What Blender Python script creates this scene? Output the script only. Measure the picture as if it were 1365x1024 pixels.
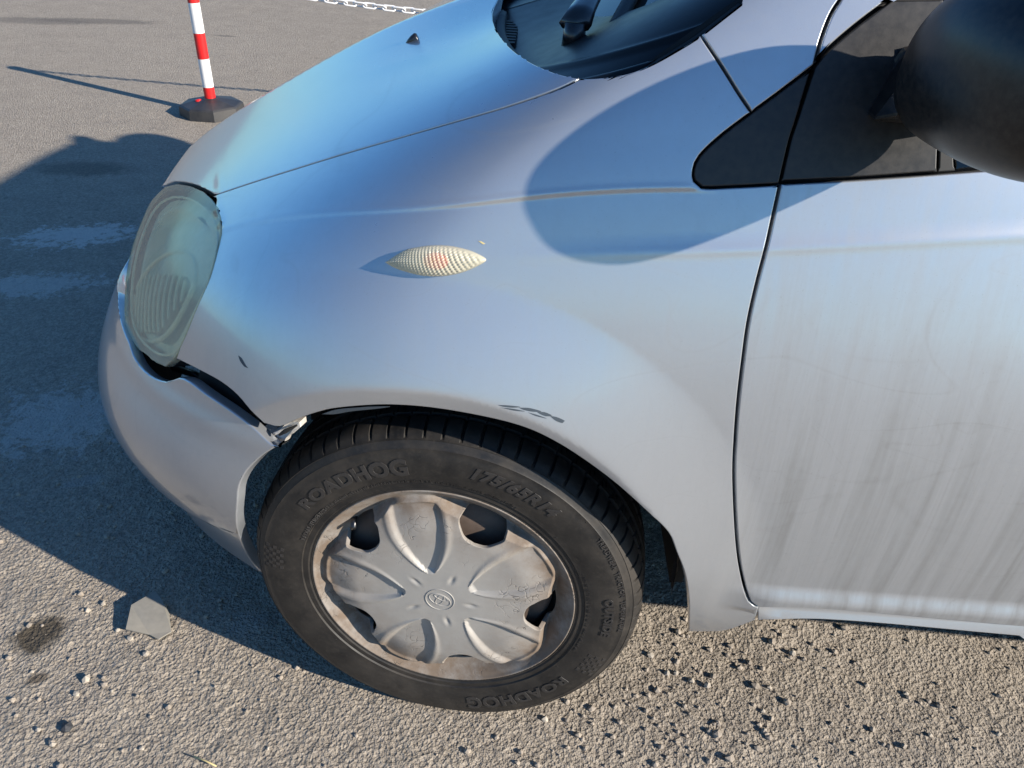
import bpy, bmesh, math, random
import numpy as np
from mathutils import Matrix, Vector
from mathutils.geometry import delaunay_2d_cdt
random.seed(7); RNG=np.random.RandomState(11)
for o in list(bpy.data.objects): bpy.data.objects.remove(o)
SC=bpy.context.scene; COL=SC.collection
# ---------------------------------------------------------------- camera numbers
F_PX=1080.0; IMW,IMH=1365.0,1024.0
CAM=np.array([0.089,-0.785,1.172]); YAW,PITCH,ROLL=np.radians([-0.50,33.55,3.54])
_f=np.array([np.sin(YAW)*np.cos(PITCH),np.cos(YAW)*np.cos(PITCH),-np.sin(PITCH)])
_r=np.array([np.cos(YAW),-np.sin(YAW),0.0]); _u=np.cross(_r,_f)
_c,_s=np.cos(ROLL),np.sin(ROLL)
CR=_c*_r+_s*_u; CU=-_s*_r+_c*_u; CF=_f
def project(P):
    D=np.asarray(P)-CAM; z=D@CF
    return np.stack([IMW/2+F_PX*(D@CR)/z, IMH/2-F_PX*(D@CU)/z],-1), z
def rays(q):
    q=np.atleast_2d(np.asarray(q,float))
    return CF+((q[:,0]-IMW/2)/F_PX)[:,None]*CR-((q[:,1]-IMH/2)/F_PX)[:,None]*CU
# ---------------------------------------------------------------- body skin
YC=0.80
#        zN    zM    zS    xn     w     n    x0
ROWS=[(0.17, 0.17, 0.2, -0.681, 0.77, 2.072, 0.03),
      (0.25, 0.25, 0.26, -0.698, 0.805, 2.029, 0.02),
      (0.34, 0.34, 0.34, -0.71, 0.817, 2.331, 0.02),
      (0.43, 0.43, 0.44, -0.7, 0.827, 2.415, 0.0),
      (0.51, 0.51, 0.54, -0.672, 0.83, 2.029, 0.0),
      (0.59, 0.58, 0.64, -0.649, 0.822, 1.99, 0.0),
      (0.66, 0.66, 0.73, -0.577, 0.803, 2.025, 0.0),
      (0.735, 0.735, 0.81, -0.461, 0.78, 2.04, 0.03),
      (0.81, 0.81, 0.89, -0.333, 0.757, 2.083, 0.08),
      (0.88, 0.88, 0.955, -0.207, 0.736, 2.165, 0.16),
      (0.93, 0.94, 1.04, -0.087, 0.705, 2.267, 0.28),
      (0.975, 1.01, 1.14, 0.031, 0.668, 2.381, 0.42),
      (1.01, 1.08, 1.24, 0.148, 0.628, 2.503, 0.58)]
XEND=2.75
def make_net():
    net=[]
    ang=np.radians([0,10,20,31,42,53,64,74,82,90])
    for zN,zM,zS,xn,w,n,x0 in ROWS:
        row=[]
        a=x0-xn
        for t in ang:
            x=x0-a*np.cos(t)**(2/n); y=YC-w*np.sin(t)**(2/n)
            k=t/(np.pi/2)
            z=zN*(1-k)**2+ (2*zM-0.5*zN-0.5*zS)*2*k*(1-k)+zS*k*k if False else zN+(zS-zN)*(k*k*(3-2*k))+(zM-(zN+zS)/2)*4*k*(1-k)
            row.append((x,y,z))
        for e in (0.1,0.25,0.5,0.75,1.0):
            row.append((x0+(XEND-x0)*e,YC-w-0.0*e,zS))
        net.append(row)
    return np.array(net)   # rows(v) x cols(u)
def basis(t,n):
    # clamped uniform cubic, t in[0,1], returns first index & 4 weights
    p=3; kn=np.concatenate([[0]*p,np.linspace(0,1,n-p+1),[1]*p])
    t=np.clip(t,0,1-1e-9); sp=np.floor(t*(n-p)).astype(int)+p
    N=[np.ones_like(t)]
    left=[None]*(p+1); right=[None]*(p+1)
    for j in range(1,p+1):
        left[j]=t-kn[sp+1-j]; right[j]=kn[sp+j]-t
        saved=np.zeros_like(t); new=[]
        for r in range(j):
            tmp=N[r]/(right[r+1]+left[j-r]); new.append(saved+right[r+1]*tmp); saved=left[j-r]*tmp
        new.append(saved); N=new
    return sp-p,np.stack(N,-1)
NET=make_net()
def base(u,v):
    u=np.asarray(u,float).ravel(); v=np.asarray(v,float).ravel()
    iu,wu=basis(u,NET.shape[1]); iv,wv=basis(v,NET.shape[0])
    P=np.zeros((len(u),3))
    for a in range(4):
        for b in range(4):
            P+=(wv[:,a]*wu[:,b])[:,None]*NET[iv+a,iu+b]
    return P
def bnorm(u,v,f=None,e=2e-4):
    f=f or base; u=np.asarray(u,float).ravel(); v=np.asarray(v,float).ravel()
    du=f(np.clip(u+e,0,1),v)-f(np.clip(u-e,0,1),v); dv=f(u,np.clip(v+e,0,1))-f(u,np.clip(v-e,0,1))
    n=np.cross(du,dv); n/=np.linalg.norm(n,axis=1)[:,None]+1e-12
    return n

# ---------------------------------------------------------------- camera, sky, sun
cd=bpy.data.cameras.new('camera'); cd.sensor_width=36.0; cd.lens=36.0*F_PX/IMW; cd.clip_start=0.02; cd.clip_end=3000
cam=bpy.data.objects.new('camera',cd); COL.objects.link(cam)
cam.matrix_world=Matrix(((CR[0],CU[0],-CF[0],CAM[0]),(CR[1],CU[1],-CF[1],CAM[1]),(CR[2],CU[2],-CF[2],CAM[2]),(0,0,0,1)))
SC.camera=cam
SUN_EL=math.radians(24.0); SAZ=math.radians(-25.6)
SDIR=np.array([math.cos(SUN_EL)*math.cos(SAZ),math.cos(SUN_EL)*math.sin(SAZ),math.sin(SUN_EL)])
W=bpy.data.worlds.new('World'); SC.world=W; W.use_nodes=True
wn=W.node_tree; wn.nodes.clear()
sky=wn.nodes.new('ShaderNodeTexSky'); sky.sky_type='NISHITA'; sky.sun_disc=False
sky.sun_elevation=SUN_EL; sky.sun_rotation=math.pi/2-SAZ; sky.air_density=1.0; sky.dust_density=0.3; sky.ozone_density=2.5
bg=wn.nodes.new('ShaderNodeBackground'); bg.inputs['Strength'].default_value=0.076
tn=wn.nodes.new('ShaderNodeMix'); tn.data_type='RGBA'; tn.blend_type='MULTIPLY'; tn.inputs[0].default_value=1.0; tn.inputs[7].default_value=(.52,.88,1.20,1); wn.links.new(sky.outputs[0],tn.inputs[6])   # the clear winter blue the phone recorded
wo=wn.nodes.new('ShaderNodeOutputWorld'); wn.links.new(tn.outputs[2],bg.inputs['Color']); wn.links.new(bg.outputs[0],wo.inputs['Surface'])
sl=bpy.data.lights.new('sun','SUN'); sl.energy=4.6; sl.angle=math.radians(0.6); sl.color=(1.0,.915,.80)
so=bpy.data.objects.new('sun',sl); COL.objects.link(so); so.rotation_euler=Vector(SDIR).to_track_quat('Z','Y').to_euler(); so.location=(3,-2,4)
SC.view_settings.view_transform='Standard'; SC.view_settings.look='None'; SC.view_settings.gamma=1.0
SC.view_settings.exposure=0.85; SC.view_settings.use_curve_mapping=False
# ---------------------------------------------------------------- materials
def mat(name):
    m=bpy.data.materials.new(name); m.use_nodes=True; return m, m.node_tree, m.node_tree.nodes['Principled BSDF']
def N(t,ty,**k):
    n=t.nodes.new(ty)
    for a,b in k.items():
        if a in n.inputs: n.inputs[a].default_value=b
        else: setattr(n,a,b)
    return n
def L(t,a,b): t.links.new(a,b)
def coords(t,scale=(1,1,1),rot=(0,0,0)):
    c=N(t,'ShaderNodeTexCoord'); m=N(t,'ShaderNodeMapping'); m.inputs['Scale'].default_value=scale; m.inputs['Rotation'].default_value=rot
    L(t,c.outputs['Object'],m.inputs['Vector']); return m.outputs['Vector']
def noise(t,vec,scale,detail=4,rough=.55,dist=0.0):
    n=N(t,'ShaderNodeTexNoise'); n.inputs['Scale'].default_value=scale; n.inputs['Detail'].default_value=detail; n.inputs['Roughness'].default_value=rough; n.inputs['Distortion'].default_value=dist
    L(t,vec,n.inputs['Vector']); return n.outputs['Fac']
def ramp(t,fac,stops):
    r=N(t,'ShaderNodeValToRGB'); e=r.color_ramp.elements
    while len(e)<len(stops): e.new(.5)
    for k,(p,c) in zip(e,stops): k.position=p; k.color=(c if isinstance(c,tuple) else (c,c,c))+(1,) if not(isinstance(c,tuple) and len(c)==4) else c
    L(t,fac,r.inputs['Fac']); return r.outputs['Color']
def mixc(t,fac,a,b,blend='MIX'):
    m=N(t,'ShaderNodeMix'); m.data_type='RGBA'; m.blend_type=blend; m.clamp_factor=True
    for s,v in ((0,fac),(6,a),(7,b)):
        if hasattr(v,'is_linked') or isinstance(v,bpy.types.NodeSocket): L(t,v,m.inputs[s])
        elif s==0: m.inputs[0].default_value=v
        else: m.inputs[s].default_value=tuple(v)+(1,)
    return m.outputs[2]
def mth(t,op,a,b=0.0,c=None):
    m=N(t,'ShaderNodeMath'); m.operation=op
    for i,v in enumerate((a,b,c)):
        if v is None: continue
        if isinstance(v,bpy.types.NodeSocket): L(t,v,m.inputs[i])
        else: m.inputs[i].default_value=v
    return m.outputs[0]
def bump(t,h,strength,dist,prev=None):
    b=N(t,'ShaderNodeBump'); b.inputs['Strength'].default_value=strength; b.inputs['Distance'].default_value=dist
    L(t,h,b.inputs['Height'])
    if prev is not None: L(t,prev,b.inputs['Normal'])
    return b.outputs['Normal']
def sep(t,vec):
    s=N(t,'ShaderNodeSeparateXYZ'); L(t,vec,s.inputs[0]); return s.outputs
def make_paint(name,dust=1.0,streak=1.0,swirl=.75):
    m,t,p=mat(name); v=coords(t); xyz=sep(t,v)
    p.inputs['Metallic'].default_value=.7
    # road film behind the wheel; dark below the waist also paints in ground reflection
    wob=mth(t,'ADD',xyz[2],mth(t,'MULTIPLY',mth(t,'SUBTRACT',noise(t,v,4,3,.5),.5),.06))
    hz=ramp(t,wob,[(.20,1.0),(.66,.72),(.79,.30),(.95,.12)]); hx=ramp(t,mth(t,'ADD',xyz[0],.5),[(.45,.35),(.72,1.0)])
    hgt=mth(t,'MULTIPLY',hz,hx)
    big=noise(t,v,5,5,.6); fine=noise(t,v,90,4,.7)
    sv=coords(t,(26,10,1.1),(0,math.radians(20),0)); st=noise(t,sv,1.6,6,.62,.35)
    sv2=coords(t,(70,30,2.4),(0,math.radians(16),0)); st2=noise(t,sv2,1.4,5,.6,.2)
    streaks=ramp(t,mth(t,'ADD',mth(t,'MULTIPLY',st,.65),mth(t,'MULTIPLY',st2,.35)),[(.40,0.0),(.62,1.0)])
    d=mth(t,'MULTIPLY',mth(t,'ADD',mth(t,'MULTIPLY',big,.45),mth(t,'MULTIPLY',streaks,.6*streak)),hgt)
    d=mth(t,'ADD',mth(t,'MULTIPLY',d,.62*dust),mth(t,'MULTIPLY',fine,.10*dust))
    spk=ramp(t,noise(t,v,420,2,.5),[(.68,0.0),(.74,1.0)])
    # curved wipe marks and hairlines: contour lines of slow noises
    for sc_,amt,wd,rt in ((3.2,.13,.010,.4),(7.5,.09,.012,1.2),(2.1,.10,.006,2.1)):
        cn_=noise(t,coords(t,(1.0,1.0,1.7),(0,rt,0)),sc_,1,.4,.6)
        ln=ramp(t,mth(t,'ABSOLUTE',mth(t,'SUBTRACT',cn_,.5)),[(0.0,1.0),(wd,0.0)])
        pm=ramp(t,noise(t,v,3.3+rt,2,.5),[(.46,0.0),(.62,1.0)])
        d=mth(t,'ADD',d,mth(t,'MULTIPLY',mth(t,'MULTIPLY',ln,pm),amt*swirl))
    d=mth(t,'MINIMUM',mth(t,'ADD',d,mth(t,'MULTIPLY',spk,.12*dust)),.85)
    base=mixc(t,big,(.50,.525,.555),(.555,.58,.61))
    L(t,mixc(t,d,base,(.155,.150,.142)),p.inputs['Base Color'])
    L(t,mth(t,'SUBTRACT',.72,mth(t,'MULTIPLY',d,.7)),p.inputs['Metallic'])
    L(t,mth(t,'ADD',.262,mth(t,'MULTIPLY',d,.22)),p.inputs['Roughness'])
    p.inputs['Coat Weight'].default_value=.75
    L(t,mth(t,'SUBTRACT',1.0,mth(t,'MULTIPLY',d,.9)),p.inputs['Coat Weight']); p.inputs['Coat IOR'].default_value=1.6
    L(t,mth(t,'ADD',.035,mth(t,'MULTIPLY',d,.3)),p.inputs['Coat Roughness'])
    flk=noise(t,v,1800,1,.5); b=bump(t,flk,.16,.0004)
    # hairline swirls and wipe marks
    w=N(t,'ShaderNodeTexVoronoi'); w.feature='DISTANCE_TO_EDGE'; w.inputs['Scale'].default_value=9; L(t,coords(t,(1,1,5),(0,.6,0)),w.inputs['Vector'])
    sc=ramp(t,w.outputs['Distance'],[(0.0,1.0),(.006,0.0)])
    b=bump(t,mth(t,'ADD',mth(t,'MULTIPLY',fine,.6),mth(t,'MULTIPLY',sc,.0)),.06,.0006,b)
    L(t,b,p.inputs['Normal']); return m
def simple(name,col,rough=.5,metal=0.0,nscale=60,var=.25,bstr=.25,bdist=.0006,coat=0.0,dirt=None,dirtamt=.0):
    m,t,p=mat(name); v=coords(t); n=noise(t,v,nscale,5,.6); n2=noise(t,v,nscale*.12,4,.6)
    c0=tuple(c*(1-var) for c in col); c1=tuple(min(c*(1+var),1) for c in col)
    base=mixc(t,n,c0,c1)
    if dirt: base=mixc(t,mth(t,'MULTIPLY',ramp(t,n2,[(.35,0.0),(.7,1.0)]),dirtamt),base,dirt)
    L(t,base,p.inputs['Base Color']); p.inputs['Metallic'].default_value=metal
    L(t,mth(t,'ADD',rough-.06,mth(t,'MULTIPLY',n2,.12)),p.inputs['Roughness'])
    p.inputs['Coat Weight'].default_value=coat
    if bstr: L(t,bump(t,n,bstr,bdist),p.inputs['Normal'])
    return m
M={}
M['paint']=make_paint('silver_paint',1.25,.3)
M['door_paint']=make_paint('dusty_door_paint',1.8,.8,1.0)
M['bumper_paint']=make_paint('bumper_paint',1.5,.1)
M['black_plastic']=simple('black_trim_plastic',(.012,.012,.013),.42,nscale=900,bstr=.12,bdist=.0003,dirt=(.16,.14,.12),dirtamt=.10)
M['mirror_plastic']=simple('mirror_plastic',(.0055,.0055,.006),.33,nscale=1200,var=.3,bstr=.18,bdist=.0003,dirt=(.10,.08,.06),dirtamt=.20,coat=.0)
M['black_shell']=simple('inner_black',(.006,.006,.006),.8,bstr=0)
M['seal']=simple('rubber_seal',(.010,.010,.010),.55,bstr=0)
M['cowl']=simple('cowl_plastic',(.006,.007,.009),.34,nscale=300,bstr=.08); M['cowl'].node_tree.nodes['Principled BSDF'].inputs['Specular IOR Level'].default_value=.22
M['liner']=simple('wheel_arch_liner',(.022,.020,.018),.75,nscale=60,var=.5,bstr=.7,bdist=.003,dirt=(.13,.11,.09),dirtamt=.5)
M['chip']=simple('bare_primer',(.05,.065,.08),.6,bstr=0)
M['torn']=simple('torn_plastic',(.62,.60,.56),.5,nscale=200,var=.2,bstr=.6,bdist=.002,dirt=(.25,.2,.15),dirtamt=.6)
M['grime']=simple('rust_brown_steel',(.105,.075,.058),.75,nscale=80,var=.3,bstr=.4)
M['steel_dark']=simple('dark_steel_rim',(.018,.017,.016),.7,nscale=80,var=.4,bstr=.3)
M['nozzle']=simple('nozzle_plastic',(.012,.012,.013),.3,bstr=0,coat=.5)
def make_rubber(name='tyre_rubber',tread=False):
    m,t,p=mat(name); v=coords(t); a=noise(t,v,7,5,.6); b=noise(t,v,160,5,.7); c=noise(t,v,28,4,.6)
    f=ramp(t,mth(t,'ADD',mth(t,'MULTIPLY',a,.6),mth(t,'MULTIPLY',c,.4)),[(.38,0.0),(.64,1.0)])
    base=mixc(t,f,(.0085,.0083,.0085),(.032,.027,.022)); base=mixc(t,mth(t,'MULTIPLY',ramp(t,b,[(.5,0.0),(.75,1.0)]),.25),base,(.08,.068,.055))
    L(t,base,p.inputs['Base Color']); L(t,mth(t,'ADD',.50,mth(t,'MULTIPLY',f,.2)),p.inputs['Roughness'])
    p.inputs['Specular IOR Level'].default_value=.45
    L(t,bump(t,b,.25,.0008),p.inputs['Normal']); return m
M['rubber']=make_rubber()
M['letter']=simple('raised_rubber_letters',(.030,.028,.027),.42,nscale=400,var=.3,bstr=.1)
def make_cover():
    m,t,p=mat('wheel_cover_silver'); v=coords(t); x=sep(t,v); r=mth(t,'SQRT',mth(t,'ADD',mth(t,'MULTIPLY',x[0],x[0]),mth(t,'MULTIPLY',x[2],x[2])))
    rd=ramp(t,mth(t,'MULTIPLY',r,5.0),[(.30,0.0),(.70,.5),(.83,1.0),(.95,.9)])
    n=noise(t,v,22,6,.68); n2=noise(t,v,140,5,.7); n3=noise(t,v,9,4,.6)
    d=mth(t,'MULTIPLY',mth(t,'ADD',ramp(t,n,[(.28,.25),(.58,1.0)]),mth(t,'MULTIPLY',n3,.2)),rd)
    crk=N(t,'ShaderNodeTexVoronoi'); crk.feature='DISTANCE_TO_EDGE'; crk.inputs['Scale'].default_value=58
    wv=N(t,'ShaderNodeMix'); wv.data_type='VECTOR'; wv.inputs[0].default_value=.06; nn=N(t,'ShaderNodeTexNoise'); nn.inputs['Scale'].default_value=35; L(t,v,nn.inputs['Vector']); L(t,v,wv.inputs[4]); L(t,nn.outputs['Color'],wv.inputs[5]); L(t,wv.outputs[1],crk.inputs['Vector'])
    cm=mth(t,'MULTIPLY',ramp(t,crk.outputs['Distance'],[(0.0,1.0),(.035,0.0)]),mth(t,'MULTIPLY',ramp(t,noise(t,v,17,4,.6),[(.52,0.0),(.60,1.0)]),ramp(t,mth(t,'MULTIPLY',r,5.0),[(.35,0.0),(.55,1.0)])))
    base=mixc(t,n3,(.33,.32,.30),(.40,.385,.36)); base=mixc(t,mth(t,'MULTIPLY',mth(t,'MULTIPLY',noise(t,v,6,4,.6),noise(t,v,45,4,.7)),.7),base,(.22,.19,.16)); base=mixc(t,mth(t,'MULTIPLY',d,.95),base,(.165,.122,.088)); base=mixc(t,mth(t,'MULTIPLY',ramp(t,n2,[(.56,0.0),(.72,1.0)]),mth(t,'MULTIPLY',rd,.5)),base,(.12,.085,.06))
    base=mixc(t,mth(t,'MULTIPLY',cm,.75),base,(.13,.11,.095))
    L(t,base,p.inputs['Base Color']); L(t,mth(t,'MAXIMUM',mth(t,'SUBTRACT',.10,mth(t,'MULTIPLY',d,.2)),0.0),p.inputs['Metallic'])
    L(t,mth(t,'ADD',.56,mth(t,'MULTIPLY',d,.3)),p.inputs['Roughness'])
    b=bump(t,n2,.22,.0008); b=bump(t,mth(t,'MULTIPLY',cm,-1.0),.8,.0012,b); L(t,b,p.inputs['Normal']); return m
M['cover']=make_cover()
def make_ground():
    m,t,p=mat('worn_gritty_asphalt'); v=coords(t); 
    a=noise(t,v,.8,6,.6); b=noise(t,v,7,6,.65); c=noise(t,v,105,6,.75); g=noise(t,v,420,4,.7)
    vo=N(t,'ShaderNodeTexVoronoi'); vo.inputs['Scale'].default_value=150; L(t,v,vo.inputs['Vector'])
    vo3=N(t,'ShaderNodeTexVoronoi'); vo3.inputs['Scale'].default_value=310; L(t,v,vo3.inputs['Vector']); vo2=N(t,'ShaderNodeTexVoronoi'); vo2.inputs['Scale'].default_value=62; L(t,v,vo2.inputs['Vector'])
    base=mixc(t,ramp(t,a,[(.3,0.0),(.7,1.0)]),(.335,.287,.232),(.40,.347,.282))
    base=mixc(t,ramp(t,b,[(.35,0.0),(.7,1.0)]),base,(.44,.378,.30),'MIX')
    base=mixc(t,mth(t,'MULTIPLY',ramp(t,c,[(.42,1.0),(.58,0.0)]),.5),base,(.135,.115,.095))
    base=mixc(t,mth(t,'MULTIPLY',ramp(t,vo.outputs['Color'],[(.75,0.0),(.95,1.0)]),.5),base,(.50,.43,.35))
    base=mixc(t,mth(t,'MULTIPLY',ramp(t,vo3.outputs['Color'],[(.25,1.0),(.5,0.0)]),.30),base,(.15,.13,.105)); base=mixc(t,mth(t,'MULTIPLY',ramp(t,vo3.outputs['Color'],[(.7,0.0),(.9,1.0)]),.35),base,(.47,.41,.33))
    base=mixc(t,mth(t,'MULTIPLY',ramp(t,vo2.outputs['Color'],[(.86,0.0),(.97,1.0)]),.4),base,(.09,.085,.08))
    # oil stains: fixed spots on the tarmac
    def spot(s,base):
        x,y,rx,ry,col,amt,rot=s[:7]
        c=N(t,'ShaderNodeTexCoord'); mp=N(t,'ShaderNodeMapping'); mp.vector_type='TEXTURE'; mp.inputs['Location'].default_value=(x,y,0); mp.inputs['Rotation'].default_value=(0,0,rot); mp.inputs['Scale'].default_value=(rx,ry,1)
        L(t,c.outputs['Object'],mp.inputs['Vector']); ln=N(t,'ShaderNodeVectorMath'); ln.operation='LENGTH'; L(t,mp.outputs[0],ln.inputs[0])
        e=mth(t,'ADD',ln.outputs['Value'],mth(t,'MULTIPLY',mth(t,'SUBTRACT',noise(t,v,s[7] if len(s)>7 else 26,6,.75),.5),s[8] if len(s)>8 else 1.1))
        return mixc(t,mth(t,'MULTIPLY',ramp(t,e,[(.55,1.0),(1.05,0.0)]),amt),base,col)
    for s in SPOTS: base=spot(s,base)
    L(t,base,p.inputs['Base Color']); p.inputs['Roughness'].default_value=.86; p.inputs['Specular IOR Level'].default_value=.3
    nb=bump(t,c,.28,.004); nb=bump(t,g,.5,.002,nb); nb=bump(t,vo.outputs['Distance'],.8,.0045,nb); nb=bump(t,vo3.outputs['Distance'],.6,.003,nb); L(t,nb,p.inputs['Normal']); return m
Z0=.015      # the tyre is pressed this far into its own radius
def gpt(px,z=Z0):
    d=rays([px])[0]; return CAM+d*((z-CAM[2])/d[2])
SPOTS=[]
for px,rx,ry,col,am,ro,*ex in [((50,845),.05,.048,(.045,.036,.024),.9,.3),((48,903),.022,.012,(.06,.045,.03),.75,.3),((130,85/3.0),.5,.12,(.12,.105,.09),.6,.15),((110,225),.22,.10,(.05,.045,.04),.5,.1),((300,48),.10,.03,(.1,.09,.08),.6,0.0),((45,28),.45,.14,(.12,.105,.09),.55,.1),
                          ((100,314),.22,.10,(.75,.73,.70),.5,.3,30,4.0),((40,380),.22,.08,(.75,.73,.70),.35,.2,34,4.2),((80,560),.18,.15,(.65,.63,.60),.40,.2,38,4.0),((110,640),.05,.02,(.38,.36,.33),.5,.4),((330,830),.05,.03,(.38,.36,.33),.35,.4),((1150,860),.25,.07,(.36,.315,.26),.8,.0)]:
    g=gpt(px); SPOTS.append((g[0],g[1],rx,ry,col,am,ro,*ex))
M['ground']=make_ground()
M['stone']=simple('crushed_stone',(.33,.28,.225),.85,nscale=120,var=.35,bstr=.5,bdist=.002)
M['stone_light']=simple('pale_stone',(.40,.35,.285),.8,nscale=150,var=.2,bstr=.4,bdist=.002)
M['stone_dark']=simple('dark_bitumen_lump',(.035,.037,.042),.7,nscale=150,var=.3,bstr=.6,bdist=.002)
M['red']=simple('red_plastic',(.62,.018,.018),.38,nscale=60,var=.12,bstr=.05)
M['white']=simple('white_plastic',(.80,.79,.77),.4,nscale=60,var=.05,bstr=.05)
M['base_rubber']=simple('black_post_base',(.022,.023,.026),.5,nscale=90,var=.4,bstr=.3,dirt=(.12,.11,.1),dirtamt=.3)
def make_glass(name,tint=(.55,.62,.62),rough=.02,haze=0.0,hcol=(.5,.5,.4)):
    m,t,p=mat(name); p.inputs['Base Color'].default_value=tint+(1,); p.inputs['Roughness'].default_value=rough; p.inputs['IOR'].default_value=1.45
    p.inputs['Transmission Weight'].default_value=1.0-haze
    if haze:
        v=coords(t); n=noise(t,v,14,4,.6); L(t,mixc(t,n,tuple(h*.8 for h in hcol),hcol),p.inputs['Base Color'])
        L(t,mth(t,'ADD',rough,mth(t,'MULTIPLY',n,.06)),p.inputs['Roughness'])
        p.inputs['Coat Weight'].default_value=.9; p.inputs['Coat Roughness'].default_value=.06
    return m
M['glass']=make_glass('window_glass',(.30,.36,.38),.0)
def make_thin_glass(name,tint):
    m,t,p=mat(name); tr=N(t,'ShaderNodeBsdfTransparent'); tr.inputs[0].default_value=tint+(1,)
    gl=N(t,'ShaderNodeBsdfGlossy'); gl.inputs['Roughness'].default_value=.02; fr=N(t,'ShaderNodeFresnel'); fr.inputs['IOR'].default_value=1.6
    mx=N(t,'ShaderNodeMixShader'); L(t,fr.outputs[0],mx.inputs[0]); L(t,tr.outputs[0],mx.inputs[1]); L(t,gl.outputs[0],mx.inputs[2])
    out=[n for n in t.nodes if n.type=='OUTPUT_MATERIAL'][0]; L(t,mx.outputs[0],out.inputs['Surface']); return m
M['screen']=make_thin_glass('car_glass',(.22,.26,.27))
def make_lens(name,hcol,op,rough=.12):
    # yellowed plastic lens: clear sheet with a scattering haze in it
    m,t,p=mat(name); v=coords(t); n=noise(t,v,20,5,.6)
    L(t,mixc(t,n,tuple(h*.85 for h in hcol),hcol),p.inputs['Base Color']); p.inputs['Roughness'].default_value=rough
    p.inputs['Coat Weight'].default_value=.35; p.inputs['Coat Roughness'].default_value=.08; p.inputs['Specular IOR Level'].default_value=.3
    tr=N(t,'ShaderNodeBsdfTransparent'); tr.inputs[0].default_value=(.95,.93,.76,1)
    mx=N(t,'ShaderNodeMixShader'); L(t,mth(t,'ADD',op-.08,mth(t,'MULTIPLY',n,.16)),mx.inputs[0]); L(t,tr.outputs[0],mx.inputs[1]); L(t,p.outputs[0],mx.inputs[2])
    out=[q for q in t.nodes if q.type=='OUTPUT_MATERIAL'][0]; L(t,mx.outputs[0],out.inputs['Surface']); return m
M['lens']=make_lens('yellowed_headlight_lens',(.98,.90,.66),.46)
M['marker_lens']=make_lens('clear_marker_lens',(.80,.74,.58),.60)
M['lamp_plate']=simple('lamp_optic_plate',(.20,.19,.13),.4,bstr=0)  # plate kept darker than the ribs, standing in for shade in the grooves
M['chrome']=simple('lamp_reflector',(.88,.86,.76),.40,.25,nscale=30,var=.08,bstr=0)
M['lamp_inner']=simple('lamp_inner_bezel',(.92,.89,.70),.4,.0,nscale=30,var=.1,bstr=0)
M['bulb']=simple('orange_bulb',(.75,.07,.02),.35,bstr=0)
M['seam']=simple('sealant',(.5,.5,.52),.5,.4,bstr=0)
# ---------------------------------------------------------------- object helpers
def mesh_obj(name,V,F,m,parent=None,smooth=True,normals=None,link=True):
    me=bpy.data.meshes.new(name); me.from_pydata([tuple(map(float,v)) for v in V],[],[tuple(int(i) for i in f) for f in F]); me.update()
    if smooth: me.polygons.foreach_set('use_smooth',[True]*len(me.polygons))
    if m is not None: me.materials.append(m)
    if normals is not None: me.normals_split_custom_set_from_vertices([tuple(map(float,n)) for n in normals])
    o=bpy.data.objects.new(name,me)
    if link: COL.objects.link(o)
    if parent is not None: o.parent=parent
    return o
def empty(name,loc=(0,0,0),parent=None,rz=0.0):
    o=bpy.data.objects.new(name,None); COL.objects.link(o); o.location=loc; o.rotation_euler=(0,0,rz); o.empty_display_size=.1
    if parent is not None: o.parent=parent
    return o
def tag(o,label=None,cat=None,group=None,kind=None):
    if label: o['label']=label
    if cat: o['category']=cat
    if group: o['group']=group
    if kind: o['kind']=kind
    return o
class MB:
    def __init__(s): s.V=[]; s.F=[]
    def add(s,V,F):
        k=len(s.V); s.V+= [tuple(v) for v in V]; s.F+=[tuple(i+k for i in f) for f in F]
    def build(s,name,m,parent=None,smooth=True,normals=None): return mesh_obj(name,s.V,s.F,m,parent,smooth,normals)
def tube(mb,pts,r,n=10,closed=False,flat=None):
    pts=np.array(pts,float); k=len(pts); rr=np.broadcast_to(r,(k,)) if np.ndim(r)<=1 else r
    T=np.gradient(pts,axis=0) if not closed else (np.roll(pts,-1,0)-np.roll(pts,1,0)); T/=np.linalg.norm(T,axis=1)[:,None]+1e-12
    up=np.array([0,0,1.0]) if abs(T[0][2])<.9 else np.array([1.0,0,0]); V=[]
    a=np.cross(T[0],up); a/=np.linalg.norm(a)
    for i in range(k):
        a=a-T[i]*(a@T[i]); a/=np.linalg.norm(a); b=np.cross(T[i],a)
        for j in range(n):
            th=2*math.pi*j/n; V.append(pts[i]+rr[i]*(math.cos(th)*a+math.sin(th)*b*(flat or 1)))
    F=[]
    for i in range(k if closed else k-1):
        for j in range(n):
            i2=(i+1)%k; F.append((i*n+j,i*n+(j+1)%n,i2*n+(j+1)%n,i2*n+j))
    if not closed: F.append(tuple(range(n-1,-1,-1))); F.append(tuple((k-1)*n+j for j in range(n)))
    mb.add(V,F)
def lathe(mb,prof,n,axis='y',c=(0,0,0),cap=False):
    V=[];F=[]
    for (y,r) in prof:
        for j in range(n):
            th=2*math.pi*j/n
            if axis=='y': V.append((c[0]+r*math.cos(th),c[1]+y,c[2]+r*math.sin(th)))
            else: V.append((c[0]+r*math.cos(th),c[1]+r*math.sin(th),c[2]+y))
    for i in range(len(prof)-1):
        for j in range(n): F.append((i*n+j,i*n+(j+1)%n,(i+1)*n+(j+1)%n,(i+1)*n+j))
    if cap: F.append(tuple(range(n))); F.append(tuple((len(prof)-1)*n+j for j in range(n-1,-1,-1)))
    mb.add(V,F)
def sstep(x,a,b):
    t=np.clip((x-a)/(b-a),0,1); return t*t*(3-2*t)
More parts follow.
